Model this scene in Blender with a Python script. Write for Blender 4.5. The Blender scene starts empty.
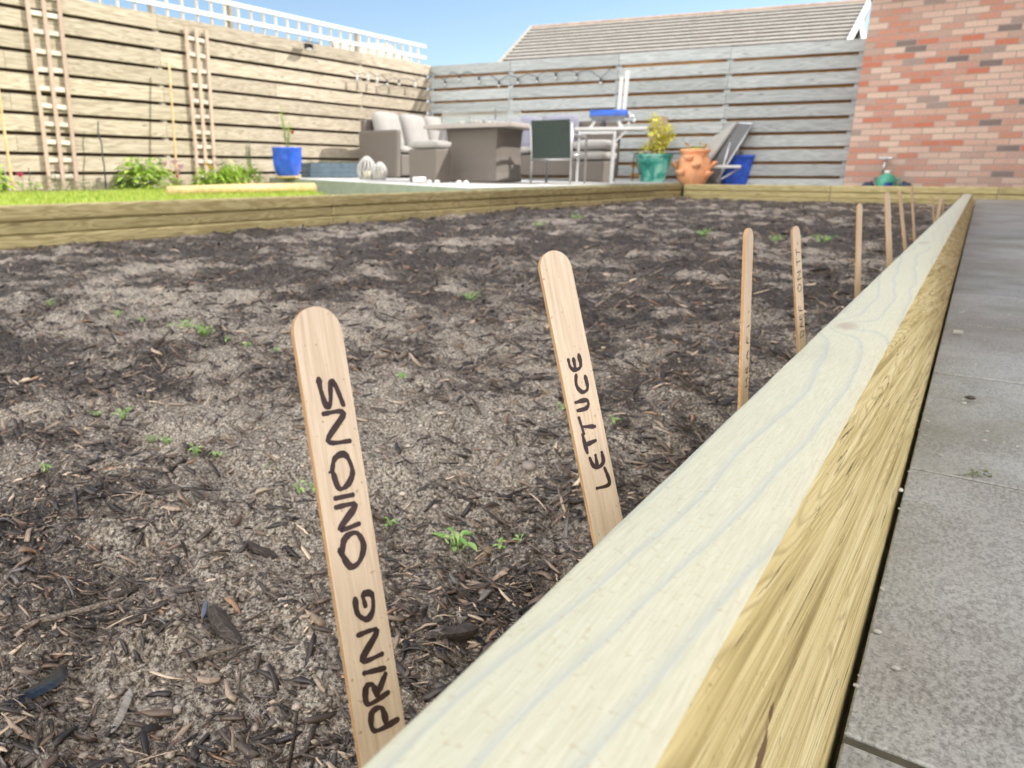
import bpy, bmesh, math, random
import numpy as np
from mathutils import Vector, Matrix
random.seed(7); RNG = np.random.default_rng(11)
SC = bpy.context.scene; COL = SC.collection
R = math.radians

# ------------------------------------------------------------------ camera numbers
CX, CY, FPX = 420.0, 384.0, 726.0
VPX, HOR = 987.0, 171.0
PITCH = math.atan((CY-HOR)/FPX)
YAW = math.atan((VPX-CX)/((CY-HOR)*math.sin(PITCH)+FPX*math.cos(PITCH)))
Rt = Vector((math.cos(YAW), math.sin(YAW), 0))
Fw = Vector((-math.sin(YAW)*math.cos(PITCH), math.cos(YAW)*math.cos(PITCH), -math.sin(PITCH)))
Up = Vector((-math.sin(YAW)*math.sin(PITCH), math.cos(YAW)*math.sin(PITCH), math.cos(PITCH)))
def ray(x, y): return Fw + Rt*((x-CX)/FPX) + Up*((CY-y)/FPX)
def onz(x, y, z):
    d = ray(x, y); return d*(z/d.z)
def ondepth(x, y, t): return ray(x, y)*t
def ony(x, y, Y):
    d = ray(x, y); return d*(Y/d.y)
def onx(x, y, X):
    d = ray(x, y); return d*(X/d.x)

# ------------------------------------------------------------------ object helpers
def tag(o, label=None, cat=None, group=None, kind=None):
    if label: o['label'] = label
    if cat: o['category'] = cat
    if group: o['group'] = group
    if kind: o['kind'] = kind
    return o
def thing(name, label, cat, loc=(0, 0, 0), rz=0.0, group=None):
    o = bpy.data.objects.new(name, None); COL.objects.link(o)
    o.empty_display_size = .05
    o.location = loc; o.rotation_euler = (0, 0, rz)
    return tag(o, label, cat, group)

class MB:
    def __init__(s): s.v = []; s.f = []; s.m = []; s.r = []
    def add(s, vs, fs, m=0, rnd=None):
        b = len(s.v); s.v += [tuple(v) for v in vs]
        rv = random.random() if rnd is None else rnd
        s.r += [rv]*len(vs)
        s.f += [tuple(b+i for i in f) for f in fs]; s.m += [m]*len(fs)
        return s
    def box(s, c, d, rot=None, m=0, taper=1.0, rnd=None):
        x, y, z = d[0]/2, d[1]/2, d[2]/2
        vs = [Vector((a*x*(taper if k < 0 else 1), b*y*(taper if k < 0 else 1), k*z)) for k in (-1, 1) for a, b in ((-1, -1), (1, -1), (1, 1), (-1, 1))]
        if rot is not None: vs = [rot @ v for v in vs]
        c = Vector(c); vs = [v+c for v in vs]
        return s.add(vs, [(3, 2, 1, 0), (4, 5, 6, 7), (0, 1, 5, 4), (1, 2, 6, 5), (2, 3, 7, 6), (3, 0, 4, 7)], m, rnd)
    def bar(s, a, b, w, h=None, m=0, up=(0, 0, 1), rnd=None):
        h = h or w; a = Vector(a); b = Vector(b); d = b-a; L = d.length; d.normalize()
        u = Vector(up)
        if abs(d.dot(u)) > .98: u = Vector((0, 1, 0))
        sx = d.cross(u).normalized(); uu = sx.cross(d)
        M = Matrix((sx, d, uu)).transposed()
        return s.box((a+b)/2, (w, L, h), M, m, rnd=rnd)
    def tube(s, pts, rad, n=8, m=0, cap=True, rnd=None):
        pts = [Vector(p) for p in pts]
        if not hasattr(rad, '__len__'): rad = [rad]*len(pts)
        vs = []; prev = None
        for i, p in enumerate(pts):
            d = (pts[min(i+1, len(pts)-1)]-pts[max(i-1, 0)]).normalized()
            if prev is None:
                u = Vector((0, 0, 1)) if abs(d.z) < .9 else Vector((1, 0, 0))
                a = d.cross(u).normalized()
            else:
                a = (prev - d*prev.dot(d)).normalized()
            prev = a; b = d.cross(a)
            for k in range(n):
                t = 2*math.pi*k/n
                vs.append(p + (a*math.cos(t)+b*math.sin(t))*rad[i])
        fs = [(i*n+k, i*n+(k+1) % n, (i+1)*n+(k+1) % n, (i+1)*n+k) for i in range(len(pts)-1) for k in range(n)]
        if cap: fs += [tuple(range(n-1, -1, -1)), tuple((len(pts)-1)*n+k for k in range(n))]
        return s.add(vs, fs, m, rnd)
    def lathe(s, prof, c=(0, 0, 0), n=28, m=0, sq=0.0, rnd=None):
        c = Vector(c); vs = []
        for r, z in prof:
            for k in range(n):
                t = 2*math.pi*k/n
                q = 1.0
                if sq: q = 1/((abs(math.cos(t))**sq+abs(math.sin(t))**sq)**(1/sq))
                vs.append(c+Vector((r*q*math.cos(t), r*q*math.sin(t), z)))
        L = len(prof)
        fs = [(i*n+k, i*n+(k+1) % n, (i+1)*n+(k+1) % n, (i+1)*n+k) for i in range(L-1) for k in range(n)]
        fs += [tuple(range(n-1, -1, -1)), tuple((L-1)*n+k for k in range(n))]
        return s.add(vs, fs, m, rnd)
    def ball(s, c, r, n=12, m=0, rnd=None):
        rx, ry, rz = r if hasattr(r, '__len__') else (r, r, r)
        c = Vector(c); L = max(6, n//2+2); vs = []
        for i in range(L):
            p = -math.pi/2+math.pi*(i+.02)/(L-1+.04)
            for k in range(n):
                t = 2*math.pi*k/n
                vs.append(c+Vector((rx*math.cos(p)*math.cos(t), ry*math.cos(p)*math.sin(t), rz*math.sin(p))))
        fs = [(i*n+k, i*n+(k+1) % n, (i+1)*n+(k+1) % n, (i+1)*n+k) for i in range(L-1) for k in range(n)]
        fs += [tuple(range(n-1, -1, -1)), tuple((L-1)*n+k for k in range(n))]
        return s.add(vs, fs, m, rnd)
    def build(s, name, mat, parent=None, bevel=0, smooth=False, seg=2, subd=0):
        me = bpy.data.meshes.new(name); me.from_pydata(s.v, [], s.f)
        for mm in (mat if isinstance(mat, (list, tuple)) else [mat]): me.materials.append(mm)
        me.polygons.foreach_set('material_index', s.m)
        at = me.attributes.new('rnd', 'FLOAT', 'POINT'); at.data.foreach_set('value', s.r)
        if smooth: me.polygons.foreach_set('use_smooth', [True]*len(s.f))
        me.update()
        o = bpy.data.objects.new(name, me); COL.objects.link(o)
        if parent: o.parent = parent
        if bevel:
            b = o.modifiers.new('bevel', 'BEVEL'); b.width = bevel; b.segments = seg; b.limit_method = 'ANGLE'
        if subd:
            b = o.modifiers.new('sub', 'SUBSURF'); b.levels = subd; b.render_levels = subd
        return o

def cushion(w, d, h, puff=.35, n=9):
    """soft box, centred, w x d x h, pinched at its edges"""
    mb = MB(); vs = []; fs = []
    for side in (1, -1):
        for j in range(n):
            for i in range(n):
                u = -1+2*i/(n-1); v = -1+2*j/(n-1)
                k = (1-abs(u)**4)*(1-abs(v)**4)
                z = h/2*(puff+(1-puff)*k**.5)
                s = 1-.06*(abs(u)*abs(v))**3
                vs.append((u*w/2*s, v*d/2*s, side*z))
    def id(sd, i, j): return sd*n*n+j*n+i
    for j in range(n-1):
        for i in range(n-1):
            fs.append((id(0, i, j), id(0, i+1, j), id(0, i+1, j+1), id(0, i, j+1)))
            fs.append((id(1, i, j+1), id(1, i+1, j+1), id(1, i+1, j), id(1, i, j)))
    ring = [(i, 0) for i in range(n)]+[(n-1, j) for j in range(1, n)]+[(i, n-1) for i in range(n-2, -1, -1)]+[(0, j) for j in range(n-2, 0, -1)]
    L = len(ring)
    for k in range(L):
        a, b = ring[k], ring[(k+1) % L]
        fs.append((id(1, *a), id(1, *b), id(0, *b), id(0, *a)))
    mb.add(vs, fs); return mb
def xform(mb, M):
    mb.v = [tuple(M @ Vector(v)) for v in mb.v]; return mb
def TR(loc, rx=0, ry=0, rz=0):
    return Matrix.Translation(loc) @ Matrix.Rotation(rz, 4, 'Z') @ Matrix.Rotation(ry, 4, 'Y') @ Matrix.Rotation(rx, 4, 'X')

# ------------------------------------------------------------------ numpy noise
def _hash(ix, iy, s):
    h = (ix.astype(np.int64)*374761393 + iy.astype(np.int64)*668265263 + s*974711) & 0xffffffff
    h = ((h ^ (h >> 13))*1274126177) & 0xffffffff
    return ((h ^ (h >> 16)) & 0xffff)/65535.0
def vnoise(x, y, s=0):
    ix = np.floor(x); iy = np.floor(y); fx = x-ix; fy = y-iy
    fx = fx*fx*fx*(fx*(fx*6-15)+10); fy = fy*fy*fy*(fy*(fy*6-15)+10)
    a = _hash(ix, iy, s); b = _hash(ix+1, iy, s); c = _hash(ix, iy+1, s); d = _hash(ix+1, iy+1, s)
    return (a*(1-fx)+b*fx)*(1-fy)+(c*(1-fx)+d*fx)*fy
def fbm(x, y, o=4, s=0):
    t = 0; a = .5
    for i in range(o):
        t = t+a*vnoise(x+17.3*i, y-9.1*i, s+i); x = x*2.03; y = y*2.03; a *= .5
    return t/(1-.5**o)

# ------------------------------------------------------------------ material helpers
def newmat(name):
    m = bpy.data.materials.new(name); m.use_nodes = True
    nt = m.node_tree; b = nt.nodes['Principled BSDF']
    return m, nt, b
class NT:
    def __init__(s, nt): s.nt = nt
    def n(s, t, **k):
        o = s.nt.nodes.new(t)
        for a, v in k.items(): setattr(o, a, v)
        return o
    def l(s, a, b): s.nt.links.new(a, b)
    def noise(s, vec, scale, detail=4, rough=.55, dist=0):
        o = s.n('ShaderNodeTexNoise'); o.inputs['Scale'].default_value = scale; o.inputs['Detail'].default_value = detail
        o.inputs['Roughness'].default_value = rough; o.inputs['Distortion'].default_value = dist
        if vec is not None: s.l(vec, o.inputs['Vector'])
        return o.outputs['Fac']
    def ramp(s, fac, stops, interp='LINEAR'):
        o = s.n('ShaderNodeValToRGB'); cr = o.color_ramp; cr.interpolation = interp
        while len(cr.elements) > 1: cr.elements.remove(cr.elements[0])
        cr.elements[0].position = stops[0][0]; cr.elements[0].color = col(stops[0][1])
        for p, c in stops[1:]:
            e = cr.elements.new(p); e.color = col(c)
        s.l(fac, o.inputs['Fac']); return o.outputs['Color']
    def math(s, op, a, b=None, c=None, clamp=False):
        o = s.n('ShaderNodeMath', operation=op, use_clamp=clamp)
        for i, v in enumerate((a, b, c)):
            if v is None: continue
            if isinstance(v, (int, float)): o.inputs[i].default_value = v
            else: s.l(v, o.inputs[i])
        return o.outputs[0]
    def mix(s, fac, a, b, mode='MIX'):
        o = s.n('ShaderNodeMix', data_type='RGBA', blend_type=mode)
        for i, v in ((0, fac), (6, a), (7, b)):
            if isinstance(v, (int, float)): o.inputs[i].default_value = v
            elif isinstance(v, tuple): o.inputs[i].default_value = col(v)
            else: s.l(v, o.inputs[i])
        return o.outputs[2]
    def obj(s, scale=(1, 1, 1), rot=(0, 0, 0), loc=(0, 0, 0)):
        tc = s.n('ShaderNodeTexCoord'); mp = s.n('ShaderNodeMapping')
        mp.inputs['Scale'].default_value = scale; mp.inputs['Rotation'].default_value = rot; mp.inputs['Location'].default_value = loc
        s.l(tc.outputs['Object'], mp.inputs['Vector']); return mp.outputs['Vector']
    def attr(s, name, out='Fac'):
        o = s.n('ShaderNodeAttribute'); o.attribute_name = name; return o.outputs[out]
    def bump(s, h, strength, dist, bsdf):
        o = s.n('ShaderNodeBump'); o.inputs['Strength'].default_value = strength; o.inputs['Distance'].default_value = dist
        s.l(h, o.inputs['Height']); s.l(o.outputs['Normal'], bsdf.inputs['Normal'])
def col(c):
    if isinstance(c, (int, float)): return (c, c, c, 1)
    return (c[0], c[1], c[2], 1) if len(c) == 3 else c
def simple(name, c, rough=.6, var=.18, scale=12, metal=0, bump=.15, bdist=.003, bscale=None, spec=.5):
    m, nt, b = newmat(name); g = NT(nt)
    v = g.obj(); f = g.noise(v, scale, 5)
    lo = tuple(x*(1-var) for x in c); hi = tuple(min(1, x*(1+var)) for x in c)
    g.l(g.ramp(f, [(.3, lo), (.7, hi)]), b.inputs['Base Color'])
    b.inputs['Roughness'].default_value = rough; b.inputs['Metallic'].default_value = metal
    b.inputs['Specular IOR Level'].default_value = spec
    if bump: g.bump(g.noise(v, bscale or scale*5, 3), bump, bdist, b)
    return m
def wood(name, dark, mid, light, axis=1, scale=1.0, rough=.75, bump=.35, knots=True, var=.35):
    m, nt, b = newmat(name); g = NT(nt)
    sc = [14*scale]*3; sc[axis] = .9*scale
    rnd = g.attr('rnd')
    tc = g.n('ShaderNodeTexCoord')
    ad = g.n('ShaderNodeVectorMath', operation='ADD'); cmb = g.n('ShaderNodeCombineXYZ')
    r7 = g.math('MULTIPLY', rnd, 7.3)
    for i in range(3): g.l(r7, cmb.inputs[i])
    g.l(tc.outputs['Object'], ad.inputs[0]); g.l(cmb.outputs[0], ad.inputs[1])
    mp = g.n('ShaderNodeMapping'); mp.inputs['Scale'].default_value = sc; g.l(ad.outputs[0], mp.inputs['Vector'])
    v = mp.outputs['Vector']
    big = g.noise(v, 1.2, 3, .5, .6)
    wv = g.math('SINE', g.math('MULTIPLY', big, 70.0))
    wv = g.math('MULTIPLY_ADD', wv, .5, .5)
    fine = g.noise(v, 7, 6, .7)
    f = g.math('ADD', g.math('MULTIPLY', wv, .3), g.math('MULTIPLY', fine, .7))
    c = g.ramp(f, [(.25, dark), (.5, mid), (.75, light)])
    blot = g.noise(ad.outputs[0], 2.3, 4)
    c = g.mix(g.math('MULTIPLY', blot, .5), c, mid)
    if knots:
        mk = g.n('ShaderNodeMapping'); s2 = [9.0]*3; s2[axis] = 2.6; mk.inputs['Scale'].default_value = s2; g.l(ad.outputs[0], mk.inputs['Vector'])
        vo = g.n('ShaderNodeTexVoronoi'); vo.inputs['Scale'].default_value = 1.0; g.l(mk.outputs[0], vo.inputs['Vector'])
        kf = g.ramp(vo.outputs['Distance'], [(.06, 1.0), (.13, 0.0)])
        c = g.mix(g.math('MULTIPLY', kf, .55), c, tuple(x*.45 for x in dark))
    hv = g.math('MULTIPLY_ADD', rnd, var, 1-var*.55)
    hs = g.n('ShaderNodeHueSaturation'); g.l(c, hs.inputs['Color']); g.l(hv, hs.inputs['Value'])
    g.l(hs.outputs[0], b.inputs['Base Color'])
    b.inputs['Roughness'].default_value = rough; b.inputs['Specular IOR Level'].default_value = .3
    g.bump(f, bump, .004, b)
    return m

M = {}
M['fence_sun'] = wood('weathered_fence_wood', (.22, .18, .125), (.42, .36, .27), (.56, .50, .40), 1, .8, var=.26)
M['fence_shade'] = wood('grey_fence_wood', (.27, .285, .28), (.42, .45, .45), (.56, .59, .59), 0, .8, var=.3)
M['fence_post'] = wood('fence_post_wood', (.23, .21, .18), (.34, .31, .26), (.44, .40, .33), 2, 1)
M['fence_back'] = wood('orange_sunlit_fence_wood', (.26, .13, .05), (.45, .24, .10), (.60, .36, .17), 0, .8)  # unweathered tan pushed to orange: sun on the rear boards put into the colour
M['rail'] = wood('treated_green_timber', (.23, .175, .075), (.41, .345, .17), (.56, .49, .27), 1, 1.0, var=.34)
M['rail_x'] = wood('treated_green_timber_across', (.23, .175, .075), (.41, .345, .165), (.56, .49, .27), 0, 1.0, var=.34)
M['trellis'] = wood('pale_trellis_wood', (.45, .40, .33), (.60, .55, .47), (.72, .68, .6), 1, 2, knots=False)
M['trellis_pink'] = wood('pinkish_trellis_wood', (.33, .235, .18), (.46, .345, .27), (.57, .45, .37), 2, 2, knots=False)
M['fence_dark'] = wood('gap_shade_rear_board', (.05, .035, .02), (.10, .07, .045), (.16, .12, .08), 1, .8)  # rear boards darkened, the shade inside the gaps is put into their colour
M['cane'] = simple('bamboo_cane', (.58, .42, .20), .5, .25, 20)
M['metal_dark'] = simple('dark_metal', (.035, .035, .04), .45, .2, 20, 0)
M['silver'] = simple('silver_metal', (.55, .56, .57), .35, .08, 20, .8, .05)
M['rattan'] = None
M['cush_white'] = simple('pale_cushion_cloth', (.34, .325, .305), .9, .06, 8, 0, .3, .002, 300)
M['cush_shaded'] = simple('shaded_cushion_cloth', (.24, .24, .30), .9, .08, 8, 0, .3, .002, 300)  # pale cloth again, with the bluish shade of the back run in its colour
M['white'] = simple('white_paint', (.75, .75, .73), .5, .05, 10)
M['terracotta'] = simple('terracotta_clay', (.85, .42, .22), .75, .15, 14)
M['blue_glaze'] = simple('blue_glaze', (.035, .11, .58), .12, .25, 9, 0, .05)
M['green_glaze'] = None
M['soil_dark'] = simple('pot_soil', (.05, .035, .025), .9, .4, 40, 0, .8, .01)
M['stone'] = simple('stone', (.35, .34, .31), .8, .25, 15)
M['bluegrey'] = simple('blue_grey_timber', (.08, .12, .15), .6, .2, 10)  # even dark blue-grey tone for the trough boards
M['brick'] = None

def leafmat(name, c1, c2, rough=.5, trans=.25):
    m, nt, b = newmat(name); g = NT(nt)
    r = g.attr('rnd'); g.l(g.ramp(r, [(0, c1), (1, c2)]), b.inputs['Base Color'])
    b.inputs['Roughness'].default_value = rough
    tb = g.n('ShaderNodeBsdfTranslucent'); g.l(g.ramp(r, [(0, c1), (1, c2)]), tb.inputs['Color'])
    mx = g.n('ShaderNodeMixShader'); mx.inputs[0].default_value = trans
    out = nt.nodes['Material Output']
    g.l(b.outputs[0], mx.inputs[1]); g.l(tb.outputs[0], mx.inputs[2]); g.l(mx.outputs[0], out.inputs['Surface'])
    return m
M['leaf_seed'] = leafmat('seedling_leaf', (.18, .38, .07), (.45, .62, .22))
M['leaf_bright'] = leafmat('bright_leaf', (.20, .38, .03), (.52, .66, .12), .5, .35)
M['leaf_yellow'] = leafmat('yellow_leaf', (.60, .58, .05), (.85, .80, .20))
M['leaf_grey'] = leafmat('grey_green_leaf', (.16, .20, .10), (.34, .36, .22))
M['leaf_dark'] = leafmat('dark_leaf', (.03, .09, .03), (.09, .17, .06))
M['grass'] = leafmat('grass_blade', (.15, .27, .02), (.48, .52, .10), .5, .3)
M['petal_pink'] = leafmat('pink_petal', (.62, .03, .16), (.75, .10, .26))
M['petal_pale'] = leafmat('pale_pink_petal', (.70, .45, .55), (.80, .62, .68))
M['petal_red'] = leafmat('red_petal', (.60, .04, .03), (.70, .10, .07))
M['petal_yel'] = leafmat('yellow_petal', (.75, .45, .03), (.85, .60, .10))

def m_rattan():
    m, nt, b = newmat('woven_rattan'); g = NT(nt)
    v = g.obj((1, 1, 1))
    w1 = g.n('ShaderNodeTexWave', wave_type='BANDS', bands_direction='Z'); w1.inputs['Scale'].default_value = 18; g.l(v, w1.inputs['Vector'])
    w2 = g.n('ShaderNodeTexWave', wave_type='BANDS', bands_direction='DIAGONAL'); w2.inputs['Scale'].default_value = 14; g.l(v, w2.inputs['Vector'])
    f = g.math('MULTIPLY', w1.outputs['Fac'], w2.outputs['Fac'])
    c = g.ramp(f, [(0, (.085, .072, .06)), (.6, (.25, .215, .185))])
    g.l(c, b.inputs['Base Color']); b.inputs['Roughness'].default_value = .6
    g.bump(f, .5, .004, b); return m
M['rattan'] = m_rattan()
def m_green():
    m, nt, b = newmat('turquoise_glaze'); g = NT(nt)
    v = g.obj(); f = g.noise(v, 4.5, 4, .6, .8)
    g.l(g.ramp(f, [(.35, (.01, .16, .13)), (.5, (.06, .36, .29)), (.62, (.28, .60, .50))]), b.inputs['Base Color'])
    b.inputs['Roughness'].default_value = .15; return m
M['green_glaze'] = m_green()

def m_brick():
    m, nt, b = newmat('mixed_pink_brick'); g = NT(nt)
    tc = g.n('ShaderNodeTexCoord')
    sep = g.n('ShaderNodeSeparateXYZ'); g.l(tc.outputs['Object'], sep.inputs[0])
    cmb = g.n('ShaderNodeCombineXYZ')
    g.l(g.math('ADD', sep.outputs[0], sep.outputs[1]), cmb.inputs[0]); g.l(sep.outputs[2], cmb.inputs[1])
    nz = g.noise(tc.outputs['Object'], 6, 3)
    vm = g.n('ShaderNodeVectorMath', operation='ADD'); c2 = g.n('ShaderNodeCombineXYZ')
    g.l(g.math('MULTIPLY_ADD', nz, .006, -.003), c2.inputs[1]); g.l(cmb.outputs[0], vm.inputs[0]); g.l(c2.outputs[0], vm.inputs[1])
    def brick(c1, c2_, mort):
        o = g.n('ShaderNodeTexBrick'); g.l(vm.outputs[0], o.inputs['Vector'])
        o.inputs['Scale'].default_value = 1; o.inputs['Brick Width'].default_value = .225; o.inputs['Row Height'].default_value = .075
        o.inputs['Mortar Size'].default_value = .0065; o.inputs['Mortar Smooth'].default_value = .2
        o.inputs['Color1'].default_value = col(c1); o.inputs['Color2'].default_value = col(c2_); o.inputs['Mortar'].default_value = col(mort)
        o.offset = .5; return o
    b1 = brick(0.0, 1.0, .5)
    cc = g.ramp(b1.outputs['Color'], [(0, (.47, .34, .29)), (.10, (.52, .24, .17)), (.22, (.62, .47, .40)), (.34, (.52, .18, .11)), (.44, (.64, .50, .42)),
                                       (.54, (.52, .30, .24)), (.62, (.66, .53, .45)), (.72, (.54, .27, .20)), (.79, (.33, .27, .25)), (.86, (.58, .40, .33)), (.955, (.17, .145, .145))], 'CONSTANT')
    sp = g.noise(tc.outputs['Object'], 45, 4, .7)
    cc = g.mix(.35, cc, g.ramp(sp, [(.3, (.20, .12, .09)), (.7, (.75, .62, .52))]), 'OVERLAY')
    big = g.noise(tc.outputs['Object'], 1.4, 3)
    cc = g.mix(g.math('MULTIPLY', big, .25), cc, (.58, .45, .38))
    mort = g.ramp(g.noise(tc.outputs['Object'], 60, 2), [(.3, (.32, .26, .225)), (.7, (.46, .39, .345))])
    cf = g.mix(b1.outputs['Fac'], cc, mort)
    szb = g.n('ShaderNodeSeparateXYZ'); g.l(tc.outputs['Object'], szb.inputs[0])
    st_ = g.math('ADD', g.math('MULTIPLY', szb.outputs[2], -.55), g.math('MULTIPLY', g.noise(tc.outputs['Object'], 2.2, 5, .6), 1.1))
    cf = g.mix(g.math('MULTIPLY', g.ramp(st_, [(.35, 0.0), (.8, 1.0)]), .35), cf, (.30, .255, .235))
    g.l(cf, b.inputs['Base Color']); b.inputs['Roughness'].default_value = .9; b.inputs['Specular IOR Level'].default_value = .2
    h = g.math('ADD', g.math('MULTIPLY', b1.outputs['Fac'], -1.0), g.math('MULTIPLY', sp, .35))
    g.bump(h, .7, .006, b); return m
M['brick'] = m_brick()

def m_tile():
    m, nt, b = newmat('roof_tile'); g = NT(nt)
    v = g.obj((1, 1, 1)); f = g.noise(v, 5, 5, .6)
    c = g.ramp(f, [(.3, (.25, .235, .20)), (.7, (.37, .35, .305))])
    r = g.attr('rnd'); c = g.mix(g.math('MULTIPLY', r, .35), c, (.46, .43, .37))
    w = g.n('ShaderNodeTexWave', wave_type='BANDS', bands_direction='X'); w.inputs['Scale'].default_value = 1.0; g.l(v, w.inputs['Vector'])
    g.l(c, b.inputs['Base Color']); b.inputs['Roughness'].default_value = .8
    return m
M['tile'] = m_tile()
def m_paving():
    m, nt, b = newmat('riven_concrete_slab'); g = NT(nt)
    tc = g.n('ShaderNodeTexCoord'); v = tc.outputs['Object']; rnd = g.attr('rnd')
    f = g.noise(v, 420, 4, .7); mid = g.noise(v, 9, 5, .6); 
    mp = g.n('ShaderNodeMapping'); mp.inputs['Scale'].default_value = (330, 150, 20); g.l(v, mp.inputs['Vector'])
    rib = g.noise(mp.outputs[0], 1, 2, .5)
    c = g.ramp(f, [(.36, (.09, .092, .088)), (.47, (.19, .195, .19)), (.56, (.30, .31, .305)), (.68, (.52, .53, .52))])
    c = g.mix(.5, c, g.ramp(mid, [(.3, (.14, .14, .14)), (.7, (.34, .355, .37))]))
    c = g.mix(g.math('MULTIPLY', g.ramp(rib, [(.4, 0.0), (.6, 1.0)]), .5), c, (.42, .43, .44))
    st = g.noise(v, 3.2, 4, .6); 
    c = g.mix(g.math('MULTIPLY', g.ramp(st, [(.47, 0.0), (.68, 1.0)]), .55), c, (.13, .14, .075))
    st2 = g.noise(g.obj((1, 1, 1), loc=(4, 2, 7)), 2.1, 4, .6)
    c = g.mix(g.math('MULTIPLY', g.ramp(st2, [(.44, 0.0), (.68, 1.0)]), .5), c, (.15, .125, .105))
    c = g.mix(1.0, c, (1.0, .985, .93), 'MULTIPLY'); hs = g.n('ShaderNodeHueSaturation'); g.l(c, hs.inputs['Color']); g.l(g.math('MULTIPLY_ADD', rnd, .25, .95), hs.inputs['Value'])
    g.l(hs.outputs[0], b.inputs['Base Color']); b.inputs['Roughness'].default_value = .6
    g.bump(g.math('ADD', f, g.math('MULTIPLY', rib, .7)), .6, .002, b); return m
M['paving'] = m_paving()
def m_soil():
    m, nt, b = newmat('bed_soil'); g = NT(nt)
    v = g.obj(); pale = g.attr('pale')
    f1 = g.noise(v, 260, 6, .75); f2 = g.noise(v, 95, 7, .78, .5)
    mp = g.obj((90, 340, 90), (0, 0, .5)); fib = g.noise(mp, 1.4, 5, .7, 1.5)
    mp2 = g.obj((300, 80, 90), (0, 0, .3)); fib2 = g.noise(mp2, 1.4, 5, .7, 1.5)
    dark = g.ramp(g.math('MULTIPLY_ADD', fib, .6, g.math('MULTIPLY', fib2, .4)), [(.38, (.010, .009, .008)), (.48, (.052, .041, .034)), (.56, (.18, .148, .122)), (.65, (.46, .41, .35))])
    sand = g.ramp(f1, [(.38, (.05, .042, .036)), (.46, (.31, .25, .19)), (.53, (.72, .61, .49)), (.59, (.98, .90, .78))])
    mask = g.math('ADD', g.math('MULTIPLY', pale, .85), g.math('MULTIPLY_ADD', f2, 1.5, -.72))
    mask = g.ramp(mask, [(.16, 0.0), (.44, 1.0)])
    c = g.mix(mask, dark, sand)
    g.l(c, b.inputs['Base Color']); b.inputs['Roughness'].default_value = .72
    h = g.math('ADD', g.math('MULTIPLY', f1, .5), g.math('ADD', fib, fib2))
    g.bump(h, 1.0, .009, b); return m
M['soil'] = m_soil()
def m_chip():
    m, nt, b = newmat('wood_mulch'); g = NT(nt)
    c = g.attr('Col', 'Color'); v = g.obj(); f = g.noise(v, 420, 4, .7)
    c = g.mix(.55, c, g.ramp(f, [(.3, (.25, .25, .25)), (.7, (.85, .82, .8))]), 'OVERLAY')
    g.l(c, b.inputs['Base Color']); b.inputs['Roughness'].default_value = .5; b.inputs['Specular IOR Level'].default_value = .6
    g.bump(f, .5, .001, b); return m
M['chip'] = m_chip()

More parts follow.
